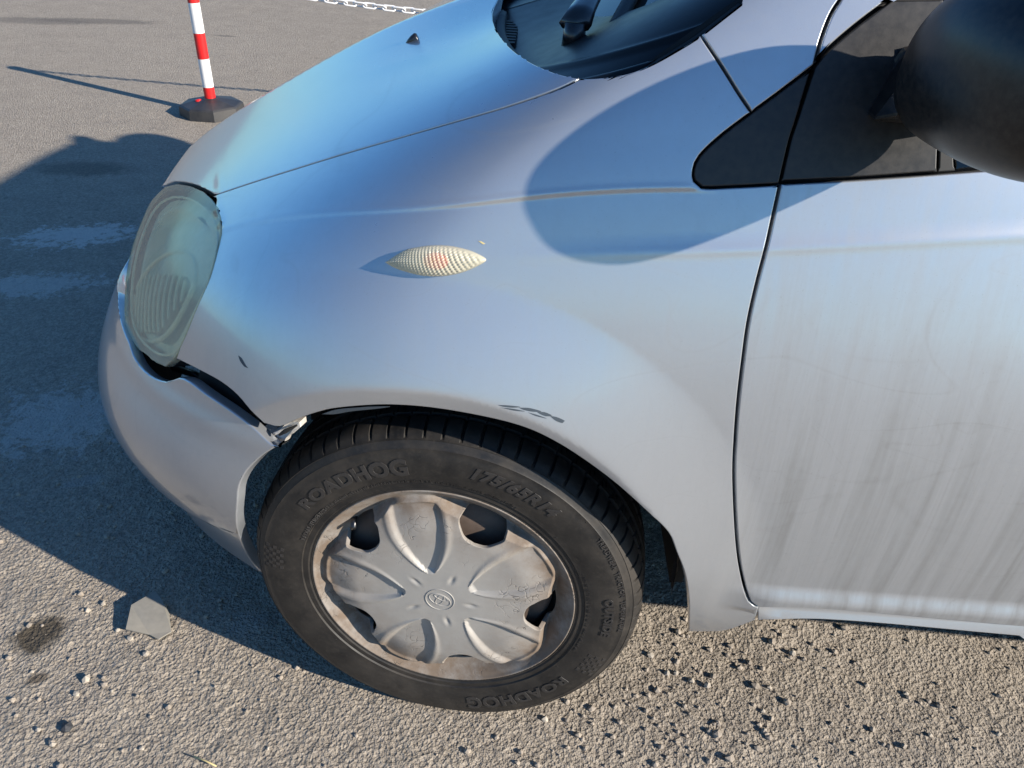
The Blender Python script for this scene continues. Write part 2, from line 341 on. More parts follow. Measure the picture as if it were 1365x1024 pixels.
# ---------------------------------------------------------------- outer skin with its creases, flare and sill
CRX=np.array([-.60,-.42,-.33,-.25,-.12,-.03,.06,.15,.25,.45,1.5,3.0]); CRZ=None
def disp(P,Nn):
    x,y,z=P.T; side=sstep(-Nn[:,1],.15,.45)
    d=np.zeros(len(x))
    # wheel-arch flare
    r2=np.hypot(x+.0141,z-.3174); up=sstep(z,.22,.42); s=r2-.332
    k=.005; soft=.5*(s-np.sqrt(s*s+k*k))          # ~min(s,0), rounded at the kink
    fl=.019*np.clip(1-np.maximum(s,0)/.125,0,1)**1.35+.42*np.maximum(soft,-.045)
    d+=fl*up*side*sstep(.44-np.abs(x),0,.08)
    # shoulder crease from the headlight to the mirror triangle: upper skin laps a little over the lower
    zc=np.interp(x,CRX,CRZ); a=z-zc
    side2=sstep(-Nn[:,1],.05,.3)
    led=.0010*sstep(a,-.0022,.0022)*(1-sstep(a,.0,.055))+.0005*np.exp(-((a-.003)/.0035)**2)
    d+=led*side2*(x<.30)*sstep(x,-.50,-.34)*(1-sstep(x,.24,.29))
    # second crease across the door
    zc2=np.interp(x,DCX,DCZ); a=z-zc2; d+=(.0007*np.exp(-(a/.006)**2)+.0010*sstep(a,-.10,0)*(1-sstep(a,.0,.02)))*side*sstep(x,.0,.32)
    # rocker bulge along the foot of door and fender
    zr=np.interp(x,[.3,.44,.8,2.6],[.365,.352,.350,.350]); a=z-zr
    d+=(.0105*(1-sstep(a,-.004,.022))*sstep(a,-.046,-.028))*side*sstep(x,.375,.46)

    return d
def skin(u,v):
    P=base(u,v); Nn=bnorm(u,v); return P+Nn*disp(P,Nn)[:,None]
def skin_n(u,v): return bnorm(u,v,skin,4e-4)
DCX=np.array([-.1,.04,.35,.61,3.0]); DCZ=np.array([.80,.80,.829,.858,.90])
# ---------------------------------------------------------------- pixel outline -> (u,v) on a surface
def make_lookup(f,nu=420,nv=240):
    U,V=np.meshgrid(np.linspace(0,1,nu),np.linspace(0,1,nv)); P=f(U.ravel(),V.ravel())
    q,z=project(P); q=q.reshape(nv,nu,2); z=z.reshape(nv,nu)
    a=q[:-1,:-1];b=q[:-1,1:];c=q[1:,1:];d=q[1:,:-1]; zz=z[:-1,:-1]
    lo=np.minimum(np.minimum(a,b),np.minimum(c,d)); hi=np.maximum(np.maximum(a,b),np.maximum(c,d))
    def look(px):
        out=[]
        for p in np.atleast_2d(px):
            m=(lo[...,0]<=p[0])&(hi[...,0]>=p[0])&(lo[...,1]<=p[1])&(hi[...,1]>=p[1])&(zz>.05)
            best=None
            for i,j in zip(*np.nonzero(m)):
                for A,B,Cc,k in ((a[i,j],b[i,j],c[i,j],0),(a[i,j],c[i,j],d[i,j],1)):
                    v0=B-A;v1=Cc-A;v2=p-A; den=v0[0]*v1[1]-v0[1]*v1[0]
                    if abs(den)<1e-12: continue
                    s=(v2[0]*v1[1]-v2[1]*v1[0])/den; t=(v0[0]*v2[1]-v0[1]*v2[0])/den
                    if s<-1e-4 or t<-1e-4 or s+t>1.0002: continue
                    if best is None or zz[i,j]<best[0]:
                        uu,vv=(j+s+t,i+t) if k==0 else (j+s,i+s+t)
                        best=(zz[i,j],uu/(nu-1),vv/(nv-1))
            if best is None:
                dd=((q-p)**2).sum(-1)+np.where(z>.05,0,1e9); i,j=np.unravel_index(dd.argmin(),dd.shape); best=(0,j/(nu-1),i/(nv-1)); print('lookup miss',p,dd.min()**.5)
            out.append(best[1:])
        return np.array(out)
    return look
_bl=make_lookup(base,300,180)
CRZ=np.full(len(CRX),.8)
_t=_bl([(298,306),(325,302),(350,299),(375,296),(400,293),(450,287),(510,280),(570,275),(625,271),(680,267.5),(730,264.5),(780,261),(850,256),(920,250.5)]); _P=base(_t[:,0],_t[:,1])
_c=np.polyfit(_P[:,0],_P[:,2],3); CRX=np.linspace(_P[:,0].min(),_P[:,0].max(),60); CRZ=np.polyval(_c,CRX)
LOOK=make_lookup(skin)
def smooth_px(pts,step=7.0):
    """Catmull-Rom through traced points; a point repeated twice is a sharp corner."""
    out=[]; seg=[]; runs=[]
    for p in pts:
        if seg and tuple(p)==tuple(seg[-1]): runs.append(seg); seg=[p]
        else: seg.append(p)
    runs.append(seg)
    for run in runs:
        P=np.array(run,float)
        if len(P)==1: out.append(P); continue
        E=np.vstack([2*P[0]-P[1],P,2*P[-1]-P[-2]])
        for i in range(len(P)-1):
            p0,p1,p2,p3=E[i:i+4]; n=max(1,int(np.linalg.norm(p2-p1)/step)); t=np.linspace(0,1,n,endpoint=False)[:,None]
            out.append(.5*((2*p1)+(-p0+p2)*t+(2*p0-5*p1+4*p2-p3)*t*t+(-p0+3*p1-3*p2+p3)*t**3))
        out.append(P[-1:])
    return np.vstack(out)
SU,SV=3.6,1.15          # parameter square -> roughly metres
def PX(pts,look=None,step=7.0): return (look or LOOK)(smooth_px(pts,step))
def UV(pts,n=8):
    P=np.array(pts,float); o=[]
    for a,b in zip(P[:-1],P[1:]): o.append(a+(b-a)*np.linspace(0,1,n,endpoint=False)[:,None])
    o.append(P[-1:]); return np.vstack(o)
def find_uv(f,x=None,y=None,z=None,guess=(.5,.5)):
    g=np.array(guess,float); tgt=[(0,x),(1,y),(2,z)]; tgt=[(i,v) for i,v in tgt if v is not None]
    for _ in range(40):
        P=f([g[0]],[g[1]])[0]; r=np.array([P[i]-v for i,v in tgt])
        J=np.array([(f([g[0]+1e-4],[g[1]])[0]-P)/1e-4,(f([g[0]],[g[1]+1e-4])[0]-P)/1e-4]).T[[i for i,_ in tgt]]
        try: st=np.linalg.solve(J,-r)
        except Exception: break
        g=np.clip(g+np.clip(st,-.1,.1),0,1)
    return tuple(g)
def clean_loop(L_,tol=1e-4):
    out=[L_[0]]
    for p in L_[1:]:
        if np.hypot(*((p-out[-1])*[SU,SV]))>tol: out.append(p)
    if np.hypot(*((out[0]-out[-1])*[SU,SV]))<tol: out.pop()
    return np.array(out)
def inside(pts,loops):
    c=np.zeros(len(pts),bool)
    for Lp in loops:
        a=Lp; b=np.roll(Lp,-1,0)
        for (x1,y1),(x2,y2) in zip(a,b):
            m=((y1>pts[:,1])!=(y2>pts[:,1]))
            if m.any():
                xs=x1+(pts[:,1]-y1)/(y2-y1+1e-15)*(x2-x1); c^=m&(pts[:,0]<xs)
    return c
def trim(name,loops,f,fn,m,parent=None,h=.006,gap=.0018,r=.0016,flange=.016,off=0.0,su=SU,sv=SV,refine=None,hf=.0024):
    """Cut a panel with real edges out of a surface f(u,v): triangulate inside the loops, pull the rim in by the panel gap and fold it back."""
    S=np.array([su,sv]); loops=[clean_loop(np.asarray(l,float))*S for l in loops]
    lo=np.min([l.min(0) for l in loops],0); hi=np.max([l.max(0) for l in loops],0)
    gx=np.arange(lo[0],hi[0],h); gy=np.arange(lo[1],hi[1],h*.87)
    X,Y=np.meshgrid(gx,gy); X[1::2]+=h*.5; G=np.stack([X.ravel(),Y.ravel()],1)
    if refine is not None:      # closer rows of vertices along pressed creases
        G=G[~refine(G/S)]
        X2,Y2=np.meshgrid(np.arange(lo[0],hi[0],hf*2.2),np.arange(lo[1],hi[1],hf)); X2[1::2]+=hf*1.1; G2=np.stack([X2.ravel(),Y2.ravel()],1); G=np.vstack([G,G2[refine(G2/S)]])
    ins=inside(G,loops)
    segs=np.vstack([np.vstack([l+(np.roll(l,-1,0)-l)*k for k in (0,.33,.67)]) for l in loops])
    md=h*.55+gap
    G=G[ins]
    cell={}
    for i,(a,b) in enumerate(segs): cell.setdefault((int(a/md/1.5),int(b/md/1.5)),[]).append(i)
    keep=np.ones(len(G),bool)
    for i,(a,b) in enumerate(G):
        ci,cj=int(a/md/1.5),int(b/md/1.5)
        for di in (-1,0,1):
            for dj in (-1,0,1):
                for s in cell.get((ci+di,cj+dj),()):
                    if (segs[s,0]-a)**2+(segs[s,1]-b)**2<md*md: keep[i]=False
    G=G[keep]
    verts=[]; edges=[]
    for l in loops:
        k=len(verts); verts+=[tuple(p) for p in l]; edges+=[(k+i,k+(i+1)%len(l)) for i in range(len(l))]
    nb=len(verts); verts+=[tuple(p) for p in G]
    vo,eo,fo,_,_,_=delaunay_2d_cdt([Vector(v) for v in verts],edges,[],0,1e-6)
    vo=np.array([tuple(v) for v in vo]); fo=np.array([f_ for f_ in fo if len(f_)==3])
    cen=vo[fo].mean(1); fo=fo[inside(cen,loops)]
    used=np.unique(fo); rm=-np.ones(len(vo),int); rm[used]=np.arange(len(used)); vo=vo[used]; fo=rm[fo]
    uv=vo/S; P=f(uv[:,0],uv[:,1]); Nn=fn(uv[:,0],uv[:,1])
    fnrm=np.cross(P[fo[:,1]]-P[fo[:,0]],P[fo[:,2]]-P[fo[:,0]]); 
    bad=(fnrm*Nn[fo[:,0]]).sum(1)<0; fo[bad]=fo[bad][:,::-1]
    P=P+Nn*off
    # boundary
    from collections import defaultdict
    ed={}
    for a,b,c in fo:
        for e in ((a,b),(b,c),(c,a)):
            ed[e]=1
    bnd=[e for e in ed if (e[1],e[0]) not in ed]
    nxt={a:b for a,b in bnd}; prv={b:a for a,b in bnd}
    bv=sorted(set(nxt)&set(prv)); out={}
    for i in bv:
        t=P[nxt[i]]-P[prv[i]]; o_=np.cross(t,Nn[i]); out[i]=o_/(np.linalg.norm(o_)+1e-12)
    V=list(P); NN=list(Nn); F=[tuple(x) for x in fo]
    for i in bv: V[i]=P[i]-out[i]*(gap+r)
    rings=[(.7,.3,(.7,.7)),(1.0,1.0,(1.0,.15))]; idx={i:[i] for i in bv}
    for a,b,(no,nn) in rings:
        for i in bv:
            idx[i].append(len(V)); V.append(V[i]+out[i]*r*a-Nn[i]*r*b); q=out[i]*no+Nn[i]*nn; NN.append(q/np.linalg.norm(q))
    for i in bv:
        idx[i].append(len(V)); V.append(V[i]+out[i]*r-Nn[i]*flange); NN.append(out[i])
    for a,b in bnd:
        if a in idx and b in idx:
            for k in range(3): F.append((idx[a][k+1],idx[b][k+1],idx[b][k],idx[a][k]))
    return mesh_obj(name,V,F,m,parent,True,NN)

def near_crease(uv):
    Pp=base(uv[:,0],uv[:,1]); x,y,z=Pp.T
    m=(np.abs(z-np.interp(x,CRX,CRZ))<.010)&(x<.32)&(x>-.5)&(y<.35)
    m|=(np.abs(z-np.interp(x,DCX,DCZ))<.012)&(x>.0)
    m|=(z<.385)&(z>.305)&(x>.37)
    m|=(np.abs(np.hypot(x+.0141,z-.3174)-.332)<.013)&(z>.3)&(x<.42)&(x>-.3)
    return m
# ================================================================ THE SETTING
NBITS=[RNG.rand(257,257) for _ in range(6)]
def vnoise(x,y,s,k):
    a=NBITS[k]; X=(x/s+2000.37*.5)%256; Y=(y/s+1733.61*.5)%256; i=np.floor(X).astype(int); j=np.floor(Y).astype(int); fx=X-i; fy=Y-j; fx=fx*fx*(3-2*fx); fy=fy*fy*(3-2*fy)
    i1=(i+1)%256; j1=(j+1)%256
    return (a[i,j]*(1-fx)+a[i1,j]*fx)*(1-fy)+(a[i,j1]*(1-fx)+a[i1,j1]*fx)*fy
def gheight(x,y):
    h=.014*(vnoise(x,y,.9,0)-.5)+.006*(vnoise(x,y,.12,1)-.5)+.0024*(vnoise(x,y,.028,2)-.5)+.0020*np.maximum(vnoise(x,y,.013,3)-.45,0)+.0024*(vnoise(x,y,.0082,4)-.5)
    near=np.exp(-((x/2.2)**2+((y-.2)/1.8)**2))
    wheelflat=1-np.exp(-((x/.16)**2+((y-.08)/.14)**2))
    return Z0+h*near*(.25+.75*wheelflat)
def axis(lo,hi,st,far):
    a=list(np.arange(lo,hi,st)); s=st; x=hi
    while x<far: a.append(x); s*=1.18; x+=s
    s=st; x=lo-st; b=[]
    while x>-far: b.append(x); s*=1.18; x-=s
    return np.array(b[::-1]+a+[far])
gx=axis(-1.10,1.10,.0042,900); gy=axis(-.42,.55,.0042,900)
GX,GY=np.meshgrid(gx,gy); GZ=gheight(GX.ravel(),GY.ravel())
nx,ny=len(gx),len(gy); idx=np.arange(nx*ny).reshape(ny,nx)
Fq=np.stack([idx[:-1,:-1].ravel(),idx[:-1,1:].ravel(),idx[1:,1:].ravel(),idx[1:,:-1].ravel()],1)
me=bpy.data.meshes.new('ground'); me.vertices.add(nx*ny); me.vertices.foreach_set('co',np.stack([GX.ravel(),GY.ravel(),GZ],1).ravel())
me.loops.add(len(Fq)*4); me.loops.foreach_set('vertex_index',Fq.ravel()); me.polygons.add(len(Fq)); me.polygons.foreach_set('loop_start',np.arange(len(Fq))*4); me.polygons.foreach_set('loop_total',np.full(len(Fq),4))
me.update(calc_edges=True); me.validate(); me.polygons.foreach_set('use_smooth',[True]*len(me.polygons)); me.materials.append(M['ground'])
ground=bpy.data.objects.new('ground',me); COL.objects.link(ground); tag(ground,kind='structure')
def rock(seed,s=1.0,flat=.7):
    bm=bmesh.new(); bmesh.ops.create_icosphere(bm,subdivisions=1 if s<.0125 else 2,radius=1.0); r=random.Random(seed)
    k=[Vector((r.uniform(-1,1),r.uniform(-1,1),r.uniform(-1,1))).normalized() for _ in range(7)]
    for v in bm.verts:
        d=v.co.normalized(); q=1.0
        for kk in k: q=min(q,.74/max(d.dot(kk),.30) if d.dot(kk)>.3 else 9)
        v.co=d*min(q,1.15)*r.uniform(.78,1.16)
        v.co.x*=r.uniform(.98,1.02); v.co.z*=flat
    V=[tuple(v.co*s) for v in bm.verts]; F=[tuple(v.index for v in f.verts) for f in bm.faces]; bm.free(); return V,F
protos=[rock(i,.004,.75) for i in range(10)]
mb=MB(); mb2=MB()
rr=random.Random(3)
for i in range(4400):
    if i<1100: x=rr.gauss(.42,.20); y=rr.gauss(.04,.13)
    else: x=rr.uniform(-1.2,1.3); y=rr.uniform(-.42,.75)
    if abs(x)<.11 and -.02<y<.2: continue
    s=(rr.random()**6)*1.5+.22
    if i<1100 and rr.random()<.12: s*=1.3
    V,F=protos[rr.randrange(10)]; a=rr.uniform(0,6.28); ca,sa=math.cos(a),math.sin(a)
    z=float(gheight(np.array([x]),np.array([y]))[0])+s*.004*.35
    (mb if rr.random()<.90 else mb2).add([(x+(vx*ca-vy*sa)*s,y+(vx*sa+vy*ca)*s,z+vz*s) for vx,vy,vz in V],F)
o=mb.build('gravel',M['stone'],smooth=False); tag(o,'loose grey brown grit and gravel scattered over the asphalt','gravel',kind='stuff')
o=mb2.build('pale_gravel',M['stone_light'],smooth=False); tag(o,'loose pale grit scattered over the asphalt','gravel',kind='stuff')
PEB=[((306,703+640/999.0),0,0,'',0)][:0]
def z8(u,v): return (u*.375,640+v*.375)          # zoom coordinates of the lower left corner
def z7(u,v): return (860+u*.37,600+v*.37)
peb=[(z8(307,706),.0085,'stone_light','pale angular pebble with a flat side, largest of those on the lower left asphalt'),
 (z8(272,758),.0065,'stone_light','small round pale pebble just below the largest pale pebble at lower left'),
 (z8(236,882),.0105,'stone_dark','dark bluish square lump of bitumen on the lower left asphalt'),
 (z8(134,884),.0055,'stone_light','tiny white pebble left of the dark bitumen lump'),
 (z8(186,938),.0065,'stone_light','pale pebble just below the dark bitumen lump'),
 (z8(502,950),.0045,'stone_light','tiny white pebble right of the dark bitumen lump'),
 (z8(112,677),.0048,'stone_light','tiny pale pebble between the oil stain and the pale angular pebble'),
 (z8(28,628),.0058,'stone','pinkish pebble on the near edge of the oil stain at the left'),
 (z8(520,620),.0065,'stone_light','pale pebble below the broken grey plastic piece'),
 (z8(462,560),.0060,'stone_light','pale pebble touching the lower corner of the broken grey plastic piece'),
 (z8(366,438),.0060,'stone_light','pale pebble left of the broken grey plastic piece'),
 (z7(400,848),.0095,'stone','rounded brown stone, largest on the ground below the front door'),
 (z7(530,732),.0075,'stone_light','pale square stone below the front corner of the door'),
 (z7(225,848),.0075,'stone_light','pale stone left of the largest brown stone below the fender corner'),
 (z7(245,812),.0065,'stone','brown stone behind the pale stone below the fender corner'),
 (z7(80,800),.0065,'stone_light','pale stone beside the rear of the front tyre'),
 (z7(310,700),.0075,'stone','brown stone just below the rear foot of the fender'),
 (z7(455,690),.0080,'stone','brown stone close below the front end of the sill'),
 (z7(720,640),.0090,'stone','grey brown stone under the edge of the sill'),
 (z7(120,650),.0080,'stone','brown stone lying under the mud lip behind the front tyre'),
 (z7(20,735),.0075,'stone_light','pale stone lying under the shoulder of the front tyre')]
for k,(px,s,mm,lab) in enumerate(peb):
    g=gpt(px); V,F=rock(100+k,s,.72); z=float(gheight(np.array([g[0]]),np.array([g[1]]))[0])
    o=mesh_obj('pebble',V,F,M[mm],None,False); o.location=(g[0],g[1],z+s*.40); o.rotation_euler=(0,0,k*1.3); tag(o,lab,'pebble')
# broken piece of grey plastic, propped a little off the tarmac
sh=[z8(470,455),z8(555,405),z8(578,432),z8(600,470),z8(607,530),z8(560,556),z8(528,540),z8(448,532)]
zp=np.array([gpt(p,Z0+.012) for p in sh]); cz=zp.mean(0); zl=[.020,.020,.017,.010,.006,.005,.006,.014]
V=[(p[0]-cz[0],p[1]-cz[1],h) for p,h in zip(zp,zl)]+[(p[0]-cz[0],p[1]-cz[1],h-.0022) for p,h in zip(zp,zl)]; n=len(sh)
F=[tuple(range(n-1,-1,-1)),tuple(range(n,2*n))]+[(i,(i+1)%n,(i+1)%n+n,i+n) for i in range(n)]
M['shard']=simple('scuffed_grey_plastic',(.22,.21,.185),.5,nscale=90,var=.25,bstr=.3,dirt=(.3,.27,.22),dirtamt=.6)
o=mesh_obj('plastic_shard',V,F,M['shard'],None,False); o.location=(cz[0],cz[1],Z0); tag(o,'broken flat piece of grey plastic lying on the asphalt left of the tyre','plastic piece')
# straw
g=gpt((275,1018)); mb=MB(); tube(mb,[(g[0]-.02,g[1]+.006,Z0+.006),(g[0],g[1],Z0+.007),(g[0]+.018,g[1]-.006,Z0+.005)],.0012,5)
M['straw']=simple('dry_straw',(.55,.45,.22),.7,bstr=0); o=mb.build('straw',M['straw']); tag(o,'thin dry yellow straw on the asphalt at the bottom edge','straw')
# ---- chain posts
g=gpt((284,152)); PB=(g[0],g[1],Z0); tip=gpt((13,92)); PH=float(np.hypot(*(tip-g)[:2])*math.tan(SUN_EL))
print('post height',PH,'azimuth check',(g-tip)[:2]/np.linalg.norm((g-tip)[:2]))
def chain_post(loc,label,lean=(0,0)):
    root=empty('chain_post',loc); tag(root,label,'barrier post','red and white chain posts')
    V=[];F=[]; prof=[(0,.152),(.046,.148),(.053,.140),(.074,.044),(.078,.036)]
    for z,r in prof:
        for j in range(8):
            a=math.pi/8+j*math.pi/4; V.append((r*math.cos(a),r*math.sin(a),z))
    for i in range(len(prof)-1):
        for j in range(8): F.append((i*8+j,i*8+(j+1)%8,(i+1)*8+(j+1)%8,(i+1)*8+j))
    F.append(tuple(range(32,40))); F.append(tuple(range(7,-1,-1)))
    mesh_obj('base',V,F,M['base_rubber'],root,False)
    a=.025; z=.076; band=[('red',.052),('white',.128),('red',.112),('white',.128),('red',PH-.076-.42-.03)]
    for c,hh in band:
        mb=MB(); lathe(mb,[(0,.0255),(hh-.0004,.0255)],28,'z',(0,0,z)); z+=hh; mb.build('colour_band',M[c],root)
    mb=MB(); lathe(mb,[(0,.031),(.03,.031),(.042,.022),(.046,.004)],24,'z',(0,0,z)); mb.build('cap',M['red'],root)
    mb=MB(); lathe(mb,[(-.016,.013),(0,.016),(.006,.014),(.008,.002)],16,'z',(-.048,-.030,.068)); mb.build('filler_plug',M['red'],root)
    root.rotation_euler=(lean[0],lean[1],0); return root

p1=chain_post(PB,'red and white striped chain post on a black octagonal base, standing free at the left',(math.radians(.5),math.radians(-1.2)))
p2=chain_post((PB[0]+2.55,PB[1]-.05,Z0),'red and white striped chain post hidden behind the car bonnet')
TOP=np.array([PB[0]-.012,PB[1],Z0+PH-.035]); TOP2=np.array([PB[0]+2.55,PB[1]-.05,Z0+PH-.035])
ch=empty('chain',(0,0,0)); tag(ch,'sagging plastic chain of white and red links strung between the two posts','chain')
def link_mesh():
    mb=MB(); P=[]; Lh=.0165; Rr=.0125
    for k in range(24):
        a=2*math.pi*k/24; P.append((math.cos(a)*Rr+(Lh if math.cos(a)>0 else -Lh),math.sin(a)*Rr,0))
    tube(mb,P,.0040,8,closed=True); return mb
lm=link_mesh(); lmesh={}
for c in('white','red'):
    o=mesh_obj('link',lm.V,lm.F,M[c],None,True,link=False); lmesh[c]=o.data; bpy.data.objects.remove(o)
n=int(np.linalg.norm(TOP2-TOP)*1.06/.0455); sag=.095
ts=np.linspace(0,1,4000); C=TOP+(TOP2-TOP)*ts[:,None]; C[:,2]-=sag*4*ts*(1-ts); ds=np.r_[0,np.cumsum(np.linalg.norm(np.diff(C,axis=0),axis=1))]
ph=next(k for k in range(n) if project(C[min(int(np.interp((k+.5)/n*ds[-1],ds,ts)*3999),3998)])[0][0]>372)
for k in range(n):
    s=(k+.5)/n*ds[-1]; t=np.interp(s,ds,ts); i=min(int(t*3999),3998); d=C[i+1]-C[i]; d/=np.linalg.norm(d)
    o=bpy.data.objects.new('link',lmesh['red' if ((k-ph)//17)%2 else 'white']); COL.objects.link(o); o.parent=ch
    q=Vector(d).to_track_quat('X','Z').to_matrix().to_4x4(); o.matrix_basis=Matrix.Translation(Vector(C[i]))@q@Matrix.Rotation(math.radians(45+90*(k%2)),4,'X')
# ================================================================ THE CAR
car=empty('car',(0,0,0)); tag(car,'dusty silver small hatchback with its bumper corner torn away from the front fender','car')
def P(x,y): return (x,y)
hgap=[(286,260),(340,242),(400,223),(460,204.5),(534,183),(602,163.5),(669,144),(720,127),(750,115.5),(773,104)]
ovalA=[(773,104),(804,102),(838,96),(871,83),(910,61),(934,46)]
head_r=[(234,480),(239,464),(248,444),(262,409),(271,389),(279.5,369),(288.5,337),(292.5,320),(294.5,305),(293,289),(290,276),(285,260)]
gapL=[(1040,244),(1030,290),(1021,330),(1008,380),(997,430),(990,480),(984,530),(980,580),(978,630),(980,690),(984,740),(991,778),(999,802),(1012,811)]
tri_out=[(1002,150),(960,182),(933,208),(925,226),(926,241),(936,250),(980,249),(1037,246)]
arch=[(917,841),(917,800),(912,766),(901,737),(890,711),(863,684),(822,647),(781,616),(740,590),(699,571),(646,557),(576,545),(514,541),(453,545),(424,551),(398,560),(374,570),(351,565)]
flow=[(351,565),(333,548),(316,528),(295,511),(268,496),(236,480)]
def join(*ls):
    out=[]
    for l in ls: out+=([l[0],l[0]] if out else [])+list(l)[0:] if False else (list(l) if not out else [out[-1]]+list(l))
    return out
fend=join(hgap,ovalA,[(934,46),(960,85),(985,125),(1002,150)],tri_out,[(1037,246)],gapL,[(1012,811),(1008,827)],[(1008,827),(985,836),(960,842),(917,842)],arch,flow,head_r)
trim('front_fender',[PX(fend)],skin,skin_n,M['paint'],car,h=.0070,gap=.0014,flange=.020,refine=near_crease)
# A-pillar skin between fender seam, windscreen and door gap
uvend=find_uv(skin,x=.60,z=1.20,guess=(.72,.985)); uvw=find_uv(skin,x=.48,z=1.155,guess=(.6,.98))
pil=np.vstack([PX(join([(993,0),(934,46)],[(934,46),(960,85),(985,125),(1002,150)],[(1002,150),(1044,119),(1086,87)],[(1086,87),(1094,54),(1107,20),(1122,-4)])),[uvend],[uvw]])
trim('a_pillar',[pil],skin,skin_n,M['paint'],car,h=.008,gap=.0014)
# black triangle ahead of the door
tri=join([(1002,150),(1044,119),(1084,89)],[(1084,89),(1063,158),(1053,189),(1040,244)],[(1040,244),(1037,246)],tri_out[::-1])
trim('trim_triangle',[PX(tri)],skin,skin_n,M['black_plastic'],car,h=.008,gap=.0012,off=-.001)
# door
xr=1.36
b1=find_uv(skin,x=xr,z=.335,guess=(.85,.1)); b2=find_uv(skin,x=xr,z=.965,guess=(.85,.8)); sB=PX([(1012,811),(1119,815),(1365,837)]); beltp=[(1040,244),(1140,238),(1255,230),(1365,222)]
bE=PX([(1365,222)])[0]
door=np.vstack([PX(gapL),sB,[b1],[b2],PX(beltp)[::-1]])
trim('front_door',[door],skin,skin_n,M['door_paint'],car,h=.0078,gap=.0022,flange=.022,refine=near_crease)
# sill below the door
def sillf(u,v):
    Pp=base(u,v); Nn=bnorm(u,v); z=Pp[:,2]; return Pp+Nn*(.005-.013*sstep(z,.292,.318))[:,None]*(sstep(Pp[:,0],.42,.47))[:,None]
sl_=make_lookup(sillf,300,160)
s1=find_uv(sillf,x=2.0,z=.33,guess=(.9,.1)); s2=find_uv(sillf,x=2.0,z=.215,guess=(.9,.02))
sill=np.vstack([PX([(1010,804),(1119,809),(1365,830)],sl_),[s1],[s2],PX([(1365,849),(1119,828),(1009,827)],sl_)])
trim('sill',[sill],sillf,lambda u,v:bnorm(u,v,sillf,4e-4),M['bumper_paint'],car,h=.008,gap=.001)
# door frame, mirror base panel, side glass
ft=find_uv(skin,x=1.30,z=1.225,guess=(.85,.985)); fb=find_uv(skin,x=1.36,z=.97,guess=(.85,.8))
fl=find_uv(skin,x=.62,z=1.205,guess=(.72,.985)); fw=find_uv(skin,x=.67,z=1.17,guess=(.72,.97))
fr=np.vstack([PX(join([(1086,88),(1094,54),(1107,20),(1122,-4)])),[fl],[fw],PX([(1190,-3),(1141,34),(1102,68),(1086,88)])])
trim('door_frame',[fr],skin,skin_n,M['paint'],car,h=.008,gap=.0022)
sp_t=PX([(1262,-4)])[0]
sailp=np.vstack([PX(join([(1040,244),(1053,189),(1063,158),(1086,88)],[(1086,88),(1102,68),(1141,34),(1190,-3)],[(1190,-3),(1262,-4)],[(1262,-4),(1257,120),(1253,231)],[(1253,231),(1140,239),(1040,244)]))])
trim('mirror_base_panel',[sailp],skin,skin_n,M['black_plastic'],car,h=.009,gap=.0022,off=-.0025)
wl=find_uv(skin,x=.70,z=1.165,guess=(.72,.97)); wr=find_uv(skin,x=1.32,z=1.19,guess=(.85,.97)); wb=find_uv(skin,x=1.34,z=.985,guess=(.85,.82))
win=np.vstack([PX([(1275,-4),(1270,120),(1276,229)]),PX([(1276,229),(1365,221)]),[wb],[wr],[wl]])
trim('side_window',[win],skin,skin_n,M['screen'],car,h=.03,gap=.002,off=-.006,flange=.004)
seal=np.vstack([PX([(1253,231),(1257,120),(1262,-4),(1275,-4),(1270,120),(1276,229)])])
trim('window_channel',[seal],skin,skin_n,M['seal'],car,h=.02,gap=.0008,off=-.004)
# hood
u_fr=find_uv(skin,z=.640,guess=(0.0,.45),y=None,x=None) if False else None
def centre(vguess_x):      # point on the centre line at a given x
    vs=np.linspace(0.3,1,400); Pp=skin(np.zeros(400),vs); i=np.abs(Pp[:,0]-vguess_x).argmin(); return (0.0,vs[i])
hf=centre(-.60); hr=centre(-.005)
headtop=PX([(286,260),(273,252),(256,245),(232,242),(220,247)])
hr1=PX([(773,104),(740,96),(706,81),(679,61),(661,37),(657,17),(664,0)])
hoodL=np.vstack([PX(hgap),hr1[1:],UV([hr1[-1],(0.0,hr1[-1][1]+.002)],6)[1:],UV([(0.0,hr1[-1][1]),hf],40)[1:],UV([hf,(.045,hf[1]-.004),headtop[-1]],8)[1:],headtop[::-1][1:]])
def trim_sym(name,loop,f,fn,m,parent,**k):
    """panel that crosses the centre line: cut on the half skin, then mirrored and welded"""
    o=trim(name,[loop],f,fn,m,None,**k); me=o.data
    co=np.zeros(len(me.vertices)*3); me.vertices.foreach_get('co',co); co=co.reshape(-1,3)
    cn=np.zeros(len(me.loops)*3); me.corner_normals.foreach_get('vector',cn); cn=cn.reshape(-1,3)
    lv=np.zeros(len(me.loops),int); me.loops.foreach_get('vertex_index',lv); vn=np.zeros_like(co); vn[lv]=cn
    F=[tuple(p.vertices) for p in me.polygons]
    mid=co[:,1]>YC-.008; co[mid,1]=YC; vn[mid,1]=0; vn[mid]/=np.linalg.norm(vn[mid],axis=1)[:,None]+1e-9
    keep=[f_ for f_ in F if not all(mid[i] for i in f_)]
    n=len(co); V=np.vstack([co,co*[1,-1,1]+[0,2*YC,0]]); NN=np.vstack([vn,vn*[1,-1,1]])
    F2=keep+[tuple(n+i for i in f_[::-1]) for f_ in keep]
    bpy.data.objects.remove(o); return mesh_obj(name,V,F2,m,parent,True,NN)
trim_sym('hood',hoodL,skin,skin_n,M['paint'],car,h=.010,gap=.0012,flange=.018)
